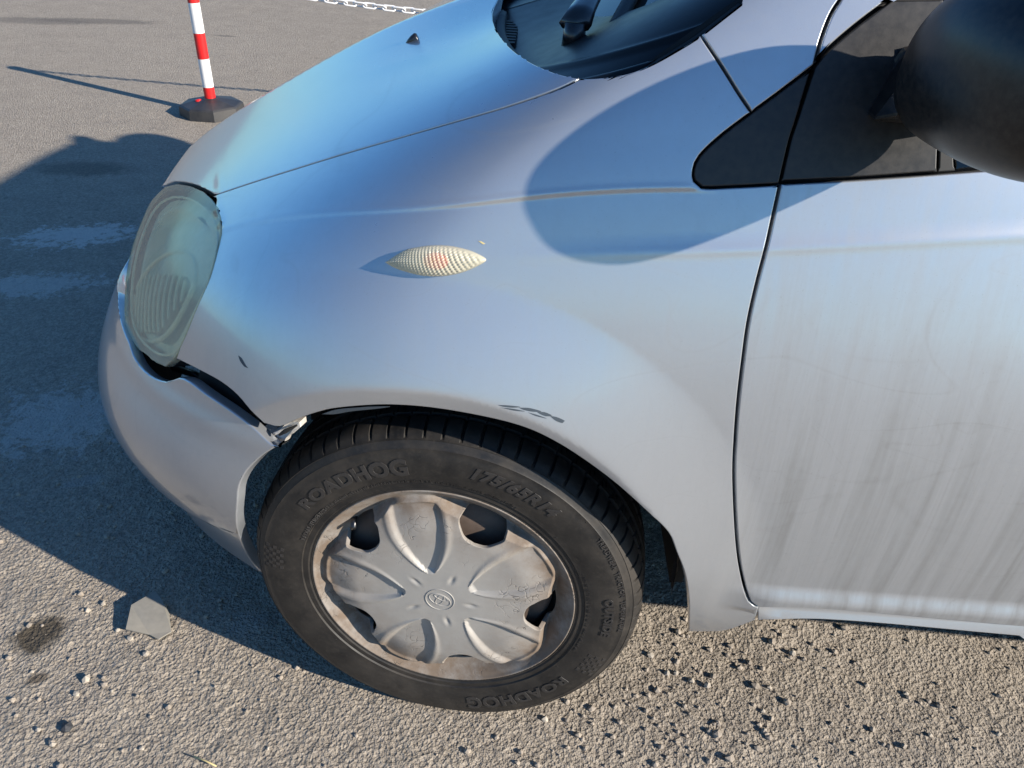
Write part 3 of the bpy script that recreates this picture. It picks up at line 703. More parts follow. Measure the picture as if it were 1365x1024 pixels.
# ---- bumper: its corner has been pushed out and down, so it stands proud of the skin
def bumpf(u,v):
    Pp=base(u,v); Nn=bnorm(u,v); v=np.asarray(v,float).ravel(); x,y,z=Pp.T
    k=sstep(np.asarray(u,float).ravel(),.12,.30)
    lip=.002*np.exp(-((v-.300)/.02)**2)
    seam=-.003*np.exp(-((z-SEZ(Pp))/.004)**2)
    low=-.006*sstep(SEZ(Pp)-z,-.002,.004)
    return Pp+Nn*(.004+.004*k+lip*k+seam+low+.002*sstep(z,.33,.44)*(1-sstep(z,.44,.56))*k)[:,None]
def SEZ(Pp): return np.interp(Pp[:,0],[-.7,-.42,-.33,-.28],[.30,.322,.333,.347])
bn=lambda u,v:bnorm(u,v,bumpf,4e-4)
BL=make_lookup(bumpf,300,220)
bup=[(172,456),(181,479),(199,499),(221,508),(238,503),(252,508),(275,525),(309,548),(336,568),(349,580)]
btab=[(349,580),(362,592),(372,596),(380,589)]
barch=[(380,589),(349,609),(329,629),(319,649),(317,670),(316,697),(322,722),(335,748),(352,767)]
ub=BL([(172,456)])[0]; ue=BL([(352,767)])[0]
hfz=centre(-.60)[1]
print('ub',ub); bl=np.vstack([UV([(0.0,.262),(.06,.270),(ub[0]-.10,ub[1]+.004),tuple(ub)],8),PX(join(bup,btab,barch),BL)[1:],UV([tuple(ue),(ue[0]-.03,.004),(0.0,.004)],24)[1:],UV([(0.0,.004),(0.0,.262)],24)[1:]])
trim_sym('front_bumper',bl,bumpf,bn,M['bumper_paint'],car,h=.009,gap=.0006,r=.0022,flange=.016)
trim_sym('grille',UV([(0.0,.25),(.03,.255),(.052,.30),(.055,.38),(.035,hfz-.002),(0.0,hfz+.004),(0.0,.25)],14)[:-1],skin,skin_n,M['black_plastic'],car,h=.014,gap=.0,off=-.008,flange=.03)
# torn end of the bumper and the chipped fender foot above it
def at(px,y): 
    d=rays([px])[0]; return CAM+d*((y-CAM[1])/d[1])
mb=MB()
tp=[(350,571),(362,578),(372,574),(380,566),(390,562),(399,563),(400,570),(392,577),(381,584),(378,592),(369,593),(358,586),(347,579)]
ys=[.044,.038,.034,.030,.027,.026,.025,.027,.030,.034,.038,.042,.046]
Q=[at(p,y-.012+RNG.uniform(-.002,.002)) for p,y in zip(tp,ys)]; n=len(Q)
Vt=Q+[q+np.array([.004,.016,-.002]) for q in Q]
mb.add(Vt,[tuple(range(n)),tuple(range(2*n-1,n-1,-1))]+[(i,i+n,(i+1)%n+n,(i+1)%n) for i in range(n)])
mb.build('torn_edge',M['torn'],car,False)
mb=MB(); cr=[(377,566),(384,571),(379,576),(390,570)]
tube(mb,[at(p,.012) for p in [(372,580),(380,575),(388,571),(396,567)]],[.0016,.003,.0022,.001],6); mb.build('crack',M['black_shell'],car,False)
# bracket strip visible in the dark opening
mb=MB(); tube(mb,[find for find in [at((232,490),.235),at((262,500),.20),at((290,520),.165),at((320,547),.135)]],[.006,.005,.005,.004],8); mb.build('bumper_bracket',M['cowl'],car)
# ---- headlight
hl=[(222,249),(236,246),(256,249),(272,256),(283,266),(291,277),(295,290),(296,305),(294,320),(290,337),(281,369),(273,388),(264,408),(249,443),(241,462),(231,480),(221,489),(209,484),(198,475),(184,464),(174,452),(169,440),(167,425),(167,400),(170,363),(178,327),(190,295),(203,268)]
hlp=PX(hl+[hl[0]],None,9)
def lensf(u,v):
    Pp=skin(u,v); return Pp
def offs(loop,k,c=None):
    c=loop.mean(0) if c is None else c; return c+(loop-c)*k
trim('headlight_seal',[offs(hlp,.997),offs(hlp,.97)],skin,skin_n,M['seal'],car,h=.012,gap=.0003,r=.0008,flange=.03,off=-.0045)
HL=empty('headlight',(0,0,0),car)
hl_lens=trim('lens',[hlp],skin,skin_n,M['lens'],HL,h=.010,gap=.0,r=.0020,flange=.012,off=.0015)
trim('reflector',[offs(hlp,.93)],skin,skin_n,M['chrome'],HL,h=.02,gap=.0,r=.001,flange=.001,off=-.042)
trim('bezel',[offs(hlp,.925),offs(hlp,.79,hlp.mean(0)+[0,.012])],skin,skin_n,M['lamp_inner'],HL,h=.015,gap=.0,r=.003,flange=.025,off=-.018)
def off_look(o):
    g=lambda u,v:(lambda Pp,Nn:Pp+Nn*o)(base(u,v),bnorm(u,v)); return g
rm_=offs(hlp[:-1],.94)
for _ in range(4): rm_=.25*np.roll(rm_,1,0)+.5*rm_+.25*np.roll(rm_,-1,0)
mb=MB(); rP=base(rm_[:,0],rm_[:,1])-bnorm(rm_[:,0],rm_[:,1])*.008; tube(mb,rP,.0020,8,closed=True); mb.build('lens_rim',M['lamp_inner'],HL)
g18=off_look(-.016); L18=make_lookup(g18,300,200)
egg=[(256,331),(266,340),(268,355),(262,376),(251,402),(238,428),(222,450),(206,462),(192,460),(180,446),(174,428),(176,406),(187,376),(205,350),(230,334)]
eg=PX(egg+[egg[0]],L18,8)
eg=eg[:-1]
for _ in range(6): eg=.25*np.roll(eg,1,0)+.5*eg+.25*np.roll(eg,-1,0)
eg=np.vstack([eg,eg[:1]])
mb=MB(); tube(mb,g18(eg[:-1,0],eg[:-1,1]),.0036,8,closed=True); mb.build('inner_ring',M['lamp_inner'],HL)
ribp=[(200,367),(225,366),(248,369),(252,379),(247,400),(238,424),(224,441),(204,444),(187,443),(174,427),(180,398)]
rb=PX(ribp+[ribp[0]],L18,8); rc=rb.mean(0)
# rib axis follows the image-vertical direction of the plate
a_,b_=L18([(215,375),(210,435)]); rd=(b_-a_)*[SU,SV]; rd/=np.linalg.norm(rd); rn=np.array([-rd[1],rd[0]])
gp=lambda o:(lambda u,v:(lambda Pp,Nn:Pp+Nn*o)(base(u,v),bnorm(u,v)))
trim('optic_plate',[rb],gp(-.016),lambda u,v:bnorm(u,v,gp(-.016)),M['lamp_plate'],HL,h=.012,gap=0,r=.001,flange=.003)
RBm=(rb[:-1]-rc)*[SU,SV]; ext=RBm@rn
for k,sv_ in enumerate(np.arange(ext.min()+.004,ext.max()-.002,(ext.max()-ext.min())/13.5)):
    q=np.linspace(-.15,.15,160); pts=rn*sv_+q[:,None]*rd; m_=inside(pts,[RBm])
    if m_.sum()<4: continue
    pts=pts[m_][1:-1]/[SU,SV]+rc; Pq=gp(-.0125)(pts[:,0],pts[:,1]); nb_=len(Pq)
    rad=.0024+.0007*np.sin(np.arange(nb_)*1.5); mb=MB(); tube(mb,Pq,rad,6); mb.build('rib',M['lamp_inner'],HL)
# ---- side marker
mk=[(514,350),(540,334),(560,329),(580,327),(600,328),(620,332),(636,338),(648,346),(640,353),(620,362),(600,367),(580,368.5),(560,367),(540,362),(526,357)]
mkp=PX(mk+[mk[0]],None,1.6)[:-1]; mc=PX([(581,348),(582,348)])[0]
nr=56; nb=len(mkp); V=[]
uvs=np.vstack([mc+(mkp-mc)*(k/nr) for k in range(nr+1)]); Pm=skin(uvs[:,0],uvs[:,1]); Nm=bnorm(uvs[:,0],uvs[:,1],base)
rho=np.repeat(np.arange(nr+1)/nr,nb); rel=(uvs-mc)*[SU,SV]; pat=.0013*(np.abs(np.sin((rel[:,0]*.55+rel[:,1])/.0075*math.pi))+np.abs(np.sin((rel[:,0]*.55-rel[:,1])/.0075*math.pi)))
Pm=Pm+Nm*(.0012+.0125*(1-rho**2.4)**.62+pat*(rho<.93))[:,None]
F=[]
for k in range(nr):
    for j in range(nb): F.append((k*nb+j,k*nb+(j+1)%nb,(k+1)*nb+(j+1)%nb,(k+1)*nb+j))
base_k=len(Pm); rim=Pm[-nb:]-Nm[-nb:]*.004; Vm=np.vstack([Pm,rim])
for j in range(nb): F.append((nr*nb+j,nr*nb+(j+1)%nb,base_k+(j+1)%nb,base_k+j))
MK=empty('side_marker',(0,0,0),car)
mesh_obj('marker_lens',Vm,F,M['marker_lens'],MK)
cP=skin([mc[0]],[mc[1]])[0]; cN=bnorm([mc[0]],[mc[1]])[0]
bm=bmesh.new(); bmesh.ops.create_uvsphere(bm,u_segments=20,v_segments=12,radius=1.0); Vs=[(cP+cN*.002+np.array([v.co.x*.014,v.co.y*.006,v.co.z*.010])) for v in bm.verts]; Fs=[tuple(v.index for v in f.verts) for f in bm.faces]; bm.free()
mesh_obj('marker_bulb',Vs,Fs,M['bulb'],MK)
# ---- washer nozzle on the bonnet
wn_=PX([(552,53),(553,53)])[0]; wP=skin([wn_[0]],[wn_[1]])[0]; wN=bnorm([wn_[0]],[wn_[1]])[0]
V=[];F=[]; sx=[-.016,-.010,-.003,.004,.007,.0074]; hh=[.0004,.005,.0085,.0105,.009,.0]; ww=[.001,.005,.007,.0072,.0065,.0065]; fx=np.array([.93,.0,.37]); fx=fx-wN*(fx@wN); fx/=np.linalg.norm(fx); fy=np.cross(wN,fx)
for x_,h_,w_ in zip(sx,hh,ww):
    for j in range(9):
        a=math.pi*j/8; V.append(wP+fx*x_*1.0+fy*math.cos(a)*w_+wN*(max(h_,0.0)*math.sin(a)**.8-.001))
for i in range(len(sx)-1):
    for j in range(8): F.append((i*9+j,i*9+j+1,(i+1)*9+j+1,(i+1)*9+j))
F.append(tuple(range(len(V)-9,len(V))))
mesh_obj('washer_nozzle',V,F,M['nozzle'],car)
# ---- paint damage: small chips standing in the clear coat
def chip(pts,m,off=.0004,name='paint_chip'):
    lp=PX(pts+[pts[0]],None,3)
    try: trim(name,[lp],skin,skin_n,m,car,h=.004,gap=0,r=.0002,flange=.0003,off=off)
    except Exception as e: print('chip',e)
for q in ([(664,540),(678,540.5),(694,542.5),(683,543.5),(670,542)],[(692,543.5),(706,544),(722,548.5),(711,549),(698,546.5)],[(716,549.5),(726,549.5),(736,554),(728,555),(720,552)],[(733,554.5),(742,556),(753,561),(750,564),(741,561)],[(668,543.5),(684,545),(700,548.5),(686,547.5)],[(704,550),(716,553),(729,558),(714,554.5)]): chip(q,M['chip'])
chip([(318,474),(322,477),(328,487),(331,491),(326,489),(320,481)],M['chip'])
chip([(429,552),(448,546),(480,543),(500,542),(520,542),(500,545),(470,548),(446,552)],M['chip'])
chip([(637,321),(642,322),(647,325),(644,326)],M['straw'],.0006,'dry_speck')
# ---- dark structure behind the seams
U_,V_=np.meshgrid(np.linspace(0,1,260),np.linspace(.0,1,110)); U_=U_.ravel();V_=V_.ravel()
B_=base(U_,V_); N_=bnorm(U_,V_); I_=B_-N_*.021
x,y,z=B_.T
hole=(np.hypot(x+.003,z-.26)<.375)&(z<.66)&(y<.5)
hole|=(np.hypot(x-2.37,z-.26)<.375)&(z<.66)
hole|=(V_>.825)&(U_<.585)
hole|=(U_<.36)&(U_>.035)&(V_>.275)&(V_<.60)&(x<-.30)
hole|=(x>.55)&(z>.955)
hole|=(z<.30)&(x>.3)
ok=~hole; idx=np.arange(len(U_)).reshape(110,260); F=[]
Fq=np.stack([idx[:-1,:-1].ravel(),idx[:-1,1:].ravel(),idx[1:,1:].ravel(),idx[1:,:-1].ravel()],1); Fq=Fq[ok[Fq].all(1)]
n=len(I_); Vv=np.vstack([I_,I_*[1,-1,1]+[0,2*YC,0]])
mesh_obj('inner_structure',Vv,np.vstack([Fq,Fq[:,::-1]+n]),M['black_shell'],car)
# lamp pocket, underbody and bulkhead
mb=MB()
def box(mb,x0,x1,y0,y1,z0,z1):
    mb.add([(x,y,z) for x in(x0,x1) for y in(y0,y1) for z in(z0,z1)],[(0,1,3,2),(4,6,7,5),(0,4,5,1),(2,3,7,6),(0,2,6,4),(1,5,7,3)])
box(mb,-.30,.36,.45,1.15,.24,.62); box(mb,.40,2.0,.10,1.50,.235,.26); box(mb,2.0,2.70,.43,1.17,.22,.6); box(mb,.34,.36,.09,1.51,.25,.80)
mb.build('underbody',M['black_shell'],car,False)
def liner(x0,y0,y1,name='wheel_arch_liner'):
    V=[];F=[];n=40
    s_=1 if y1>y0 else -1; rows=[(y0+.012*s_,.344),(y0+.03*s_,.350),(y1-.03*s_,.350),(y1,.30),(y1+.002*s_,.02)]
    for yy,r in rows:
        for j in range(n+1):
            a=math.radians(-6)+math.radians(168)*j/n; V.append((x0+r*math.cos(a),yy,.262+r*math.sin(a)))
    for i in range(len(rows)-1):
        for j in range(n): a=i*(n+1)+j; F.append((a,a+1,a+n+2,a+n+1))
    V=[(p[0],p[1]+s_*.035*float(sstep(np.array(abs(p[0]-x0)),.22,.34))*(1 if i<2*(n+1) else 0),p[2]) for i,p in enumerate(V)]
    return mesh_obj(name,V,F,M['liner'],car)
liner(0.0,.030,.38); liner(2.37,.03,.38); liner(0.0,1.57,1.22); liner(2.37,1.57,1.22)
# ---- cowl, windscreen, wipers
def wsz(x,y): return .935+.60*(x-.11)-.085*(YC-y)**2-1.0*np.maximum(0,(abs(YC-y)-.52))**1.3
U_,V_=np.meshgrid(np.linspace(0,.60,80),np.linspace(.80,.995,80)); P_=base(U_.ravel(),V_.ravel()); n_=bnorm(U_.ravel(),V_.ravel()); w_=V_.ravel()
P_=P_-n_*(.019+.022*sstep(w_,.868,.90)+.004*np.exp(-((w_-.925)/.004)**2)*-1)[:,None]
idx=np.arange(U_.size).reshape(U_.shape); Fq=np.stack([idx[:-1,:-1].ravel(),idx[:-1,1:].ravel(),idx[1:,1:].ravel(),idx[1:,:-1].ravel()],1)
n=len(P_); mesh_obj('cowl_panel',np.vstack([P_,P_*[1,-1,1]+[0,2*YC,0]]),np.vstack([Fq,Fq[:,::-1]+n]),M['cowl'],car)
ov_=PX(join([(664,0),(657,17),(661,37),(679,61),(706,81),(740,96),(773,104)],ovalA,[(934,46),(993,0)]),_bl,6)
oP=base(ov_[:,0],ov_[:,1])-bnorm(ov_[:,0],ov_[:,1])*.025
for _ in range(12): oP[1:-1]=.25*oP[:-2]+.5*oP[1:-1]+.25*oP[2:]
mb=MB(); tube(mb,oP,.0085,8); mb.build('cowl_seal',M['seal'],car)
mb=MB()
for k in range(9): box(mb,.025,.05,.52+k*.022,.532+k*.022,.915,.924)
mb.build('cowl_vent',M['seal'],car,False)
T_=np.linspace(0,1,50); S_=np.linspace(-1,1,60); TT,SS=np.meshgrid(T_,S_); X=.06+.84*TT; hw=.655-.13*TT; Y=YC+SS*hw; Z=wsz(X,Y); Z=np.where(X>.9,Z,Z)
idx=np.arange(X.size).reshape(X.shape); Fq=np.stack([idx[:-1,:-1].ravel(),idx[:-1,1:].ravel(),idx[1:,1:].ravel(),idx[1:,:-1].ravel()],1)
mesh_obj('windscreen',np.stack([X.ravel(),Y.ravel(),Z.ravel()],1),Fq,M['screen'],car)
X2=X+.012; m_=(TT<.16)|(np.abs(SS)>.93)
ok=m_.ravel(); Fb=Fq[ok[Fq].all(1)]
mesh_obj('screen_border',np.stack([X.ravel(),Y.ravel(),Z.ravel()-.006],1),Fb,M['seal'],car)
mb=MB(); box(mb,.30,.95,.20,1.40,.70,.93); mb.build('dashboard',M['black_shell'],car,False)
for y0 in (.40,1.2):
    mb=MB(); box(mb,1.0,1.5,y0-.24,y0+.24,.45,.62); mb.build('seat',M['seal'],car,False)
    mb=MB(); box(mb,1.38,1.52,y0-.23,y0+.23,.625,1.2); mb.build('seat_back',M['seal'],car,False)
def wiper(name,p0,p1,bl):
    r=empty(name,(0,0,0),car); p0=np.array(p0);p1=np.array(p1); d=p1-p0
    mb=MB(); tube(mb,[p0+[0,0,-.01],p0+[0,0,.02]],[.016,.014],12); mb.build('pivot',M['nozzle'],r)
    mb=MB(); tube(mb,[p0+[0,0,.018],p0+d*.15+[0,0,.022],p0+d*.5+[0,0,.02],p1],[.022,.019,.015,.010],10,flat=.5); mb.build('arm',M['nozzle'],r)
    return r
def onglass(px,lift=.02):
    d=rays([px])[0]; t=.2
    for _ in range(60):
        q=CAM+d*t; e=q[2]-(wsz(q[0],q[1])+lift); 
        t+= e*.8
    return CAM+d*t
try:
    a=onglass((765,52),.03); b=onglass((812,-30),.03); c=onglass((815,46),.012); d_=onglass((872,-60),.012)
    w_=wiper('wiper',a,b,None)
    mb=MB(); k=np.linspace(0,1,12)[:,None]; tube(mb,c+(d_-c)*k,.011,8); mb.build('blade',M['seal'],w_)
    mb=MB(); c0_=onglass((738,92),.01); tube(mb,[c0_,onglass((757,80),.014),onglass((768,66),.02)],[.004,.009,.012],8); mb.build('hinge_cover',M['cowl'],w_)
    print('wiper',a,b,c,d_)
except Exception as e: print('wiper failed',e)
# ---- roof, rear body and the far side (out of the frame, but they throw the shadow)
xs=np.linspace(.90,2.76,40); yy=np.linspace(0,1,24); V=[]
for x_ in xs:
    zt=1.405+.10*math.sin((x_-.90)/1.92*math.pi*.62+.05)-.05*max(0,(x_-2.3))**1.0
    for t in yy:
        a=t*math.pi/2; y_=YC-(.60*math.cos(a)**.55 if t<1 else 0); z_=1.235+(zt-1.235)*math.sin(a)**.62; 
        if x_<1.0: z_=min(z_,zt)
        V.append((x_,y_,z_))
V=np.array(V); n=len(V); idx=np.arange(n).reshape(len(xs),len(yy)); Fq=np.stack([idx[:-1,:-1].ravel(),idx[:-1,1:].ravel(),idx[1:,1:].ravel(),idx[1:,:-1].ravel()],1)
Vv=np.vstack([V,V*[1,-1,1]+[0,2*YC,0]]); mesh_obj('roof',Vv,np.vstack([Fq,Fq[:,::-1]+n]),M['paint'],car)
for s_ in (0,1):
    mb=MB(); f_=lambda p:(p[0],p[1] if not s_ else 2*YC-p[1],p[2])
    tube(mb,[f_((.33,.165,1.045)),f_((.50,.175,1.145)),f_((.70,.22,1.265)),f_((.93,.28,1.395))],[.008,.026,.030,.032],10); mb.build('pillar_rail',M['paint'],car)
arcp=[find_uv(skin,x=2.37-.355*math.cos(a),z=.262+.355*math.sin(a),guess=(.93,.3)) for a in np.radians(np.linspace(0,180,26))]
rb_=[find_uv(skin,x=2.0,z=.225,guess=(.9,.03)),find_uv(skin,x=1.365,z=.235,guess=(.87,.03))]
q0=find_uv(skin,x=1.365,z=.33,guess=(.87,.1)); q1=find_uv(skin,x=1.365,z=.965,guess=(.87,.8)); q2=find_uv(skin,x=2.72,z=.965,guess=(.99,.8)); q3=find_uv(skin,x=2.74,z=.25,guess=(.99,.05))
lp=UV([q1,q0],20)
lp=np.vstack([lp,[find_uv(skin,x=2.0,z=.34,guess=(.9,.1))],UV(arcp,2),[q3],[q2],[q1]])
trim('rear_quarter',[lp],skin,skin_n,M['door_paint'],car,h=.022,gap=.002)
rw=[find_uv(skin,x=a,z=b,guess=(.93,.9)) for a,b in ((1.38,.985),(2.70,.985),(2.66,1.22),(1.36,1.22))]
trim('rear_side_window',[UV(rw+[rw[0]],12)],skin,skin_n,M['screen'],car,h=.04,gap=.002,off=-.004)
bp=[find_uv(skin,x=a,z=b,guess=(.87,.9)) for a,b in ((1.335,.985),(1.375,.985),(1.355,1.19),(1.325,1.19))]
trim('b_pillar',[UV(bp+[bp[0]],10)],skin,skin_n,M['seal'],car,h=.02,gap=.0,off=-.003)
rp=[find_uv(skin,x=a,z=b,guess=(.8,.97)) for a,b in ((.72,1.172),(1.32,1.195),(1.98,1.215),(2.66,1.225),(2.70,1.238),(1.9,1.238),(1.3,1.238),(.80,1.232))]
trim('roof_rail',[UV(rp+[rp[0]],10)],skin,skin_n,M['paint'],car,h=.03,gap=.001,off=.001)
mb=MB(); box(mb,1.95,2.70,.22,1.38,.62,.90); mb.build('parcel_shelf',M['black_shell'],car,False)
mb=MB(); sec=[(YC-.62,.25),(YC-.80,.35),(YC-.82,.55),(YC-.78,.8),(YC-.70,1.04),(YC-.60,1.24),(YC-.45,1.42),(YC-.2,1.46)]
sec=sec+[(2*YC-a,b) for a,b in sec[::-1]]; mb.add([(2.74,a,b) for a,b in sec]+[(2.80,YC+(a-YC)*.9,b) for a,b in sec],[tuple(range(15,-1,-1)),tuple(range(16,32))]+[(i,(i+1)%16,(i+1)%16+16,i+16) for i in range(16)])
mb.build('tailgate',M['paint'],car)
def mirrored(o,parent):
    c=o.copy(); COL.objects.link(c); c.parent=parent; c.scale=(1,-1,1); c.location=(0,2*YC,0)
    for ch in list(o.children):
        d=ch.copy(); COL.objects.link(d); d.parent=c
    return c
for nm in ('front_fender','a_pillar','trim_triangle','front_door','sill','door_frame','mirror_base_panel','side_window','rear_quarter','rear_side_window','headlight','headlight_seal','side_marker'):
    src=[o for o in car.children if o.name==nm][0]; mirrored(src,car)
# ---- door mirror
def mirror_shell():
    # stations from the stalk on the door out to the tip: (y, cx, cz, rx, rz)
    st=[(.078,.475,1.005,.030,.030),(.058,.480,1.006,.036,.036),(.045,.488,1.010,.055,.050),(.030,.498,1.018,.070,.066),(.010,.506,1.026,.082,.076),(-.025,.512,1.031,.088,.081),(-.065,.518,1.033,.089,.082),(-.104,.525,1.033,.085,.077),(-.140,.532,1.032,.074,.066),(-.160,.537,1.031,.055,.049),(-.169,.540,1.031,.028,.025)]
    V=[];F=[];n=40
    for y,cx,cz,rx,rz in st:
        for j in range(n):
            a=2*math.pi*j/n; ca,sa=math.cos(a),math.sin(a); e=.76
            X=abs(ca)**e*math.copysign(1,ca); Z=abs(sa)**e*math.copysign(1,sa)
            if X>0: X=X*.35                      # flat glass side faces the rear
            V.append((cx+X*rx,y,cz+Z*rz))
    for i in range(len(st)-1):
        for j in range(n): F.append((i*n+j,i*n+(j+1)%n,(i+1)*n+(j+1)%n,(i+1)*n+j))
    F.append(tuple(range(n-1,-1,-1))); F.append(tuple((len(st)-1)*n+j for j in range(n))); return V,F,st
DM=empty('door_mirror',(0,0,0),car); V,F,st=mirror_shell(); o=mesh_obj('housing',V,F,M['mirror_plastic'],DM)
sd=o.modifiers.new('smooth','SUBSURF'); sd.levels=1; sd.render_levels=2
mb=MB(); tube(mb,[(0,0,0),(.001,0,0)],[.045,.045],24); V=[(.556+p[0],-.045+p[1]*1.3,1.035+p[2]*1.3) for p in mb.V]
mesh_obj('mirror_glass',V,mb.F,M['chrome'],DM)
mb=MB(); lo=[(.425,.962),(.520,.962),(.528,1.018),(.500,1.036),(.452,1.022)]; hi=[(.440,.972),(.520,.972),(.524,1.020),(.500,1.034),(.462,1.020)]
mb.add([(a,.088,b) for a,b in lo]+[(a,.050,b) for a,b in lo]+[(a,.022,b+.004) for a,b in hi],[(0,1,2,3,4)]+[(i,(i+1)%5,(i+1)%5+5,i+5) for i in range(5)]+[(i+5,(i+1)%5+5,(i+1)%5+10,i+10) for i in range(5)]+[(14,13,12,11,10)])
ft_=mb.build('mirror_foot',M['mirror_plastic'],DM,False); bv=ft_.modifiers.new('edge','BEVEL'); bv.width=.004; bv.segments=2
mirrored(DM,car)
# ---- wheel
def tyre_mesh():
    base_prof=[(.030,.176),(.016,.181),(.009,.186),(.006,.191),(.0065,.1935),(.0048,.1955),(.0050,.203),(.0028,.2045),(.0030,.206),(.0008,.215),(-.0002,.225),(-.0006,.235),(-.0002,.245),(.0012,.254),(.0032,.261),(.0030,.2622),(.0044,.2636),(.0062,.268),(.0092,.2725),(.0088,.2735),(.0112,.2750),(.0150,.2785),(.0190,.2818),(.024,.2845),(.030,.2865),(.037,.2880),(.0425,.2888),(.0430,.2830),(.0495,.2830),(.050,.2893),(.058,.2898),(.068,.2903),(.0685,.284),(.0765,.284),(.077,.2905),(.087,.2905),(.098,.2905),(.0985,.284),(.1065,.284),(.107,.2903),(.118,.2898),(.125,.2893),(.1255,.283),(.132,.283),(.1325,.2888),(.145,.2865),(.155,.282),(.162,.277),(.168,.268),(.173,.25),(.175,.23),(.172,.205),(.165,.19),(.150,.178),(.145,.176)]
    # densify shoulder
    n=1440; prof=np.array(base_prof); prof[:,1]=np.where(prof[:,1]>.245,.245+(prof[:,1]-.245)*.87,prof[:,1]); V=np.zeros((len(prof),n,3)); th=np.arange(n)/n*2*np.pi
    for i,(y,r) in enumerate(prof):
        k=(th/(2*np.pi)*72)%1.0; rr_=np.full(n,r); yy_=np.full(n,y)
        if .0148<=y<=.0425 and r>.2715:
            slot=(k<.11); rr_[slot]-=.0042*min(1,(y-.010)/.012); yy_[slot]+=.0014
        if .050<=y<=.068 or .107<=y<=.125:
            k2=(th/(2*np.pi)*72+ (y-.05)*28)%1.0; rr_[(k2<.10)]-=.004
        if .132<=y<=.160 and r>.2715: rr_[k<.11]-=.004
        V[i,:,0]=rr_*np.cos(th); V[i,:,1]=yy_; V[i,:,2]=rr_*np.sin(th)
    V=V.reshape(-1,3); V[:,1]+=0; low=V[:,2]<-.2668; 
    V[:,1]-=np.where((V[:,2]<-.17)&(V[:,1]<.03),.0015*sstep(-V[:,2],.17,.25),0)
    V[low,2]=-.2668+(V[low,2]+.2668)*.05
    idx=np.arange(len(V)).reshape(len(prof),n); a=idx[:-1];b=np.roll(idx[:-1],-1,1);c=np.roll(idx[1:],-1,1);d=idx[1:]
    return V,np.stack([a.ravel(),b.ravel(),c.ravel(),d.ravel()],1),prof
TV,TF,TPROF=tyre_mesh()
def side_y(r):
    p=TPROF[:24]; return np.interp(r,p[:,1],p[:,0])
def text_polys(s,size,bold=.0,shear=0.0,space=1.0):
    cu=bpy.data.curves.new('txt','FONT'); cu.body=s; cu.size=size; cu.offset=bold; cu.shear=shear; cu.space_character=space; cu.extrude=.0004; cu.bevel_depth=.0002; cu.resolution_u=3; cu.align_x='CENTER'
    o=bpy.data.objects.new('txt',cu); COL.objects.link(o); dg=bpy.context.evaluated_depsgraph_get(); dg.update(); me=bpy.data.meshes.new_from_object(o.evaluated_get(dg))
    V=np.array([v.co[:] for v in me.vertices]); F=[tuple(p.vertices) for p in me.polygons]; bpy.data.objects.remove(o); bpy.data.meshes.remove(me); bpy.data.curves.remove(cu); return V,F
def arc_text(mb,s,size,ang,r0,grow=0.0,bold=.0006,shear=0.0,space=1.0,raise_=.0004,wide=1.0):
    V,F=text_polys(s,size,bold,shear,space)
    if len(V)==0: return
    w=V[:,0].max()-V[:,0].min(); t=(V[:,0]-V[:,0].min())/w
    g=1+grow*(t-.5)*2; r=r0+(V[:,1]-size*.33)*g; a=math.radians(ang)-V[:,0]*wide/r0
    out=np.stack([r*np.cos(a),side_y(r)-raise_-.0004-V[:,2]-.0015*sstep(-r*np.sin(a),.17,.25),r*np.sin(a)],1); mb.add(out,F)
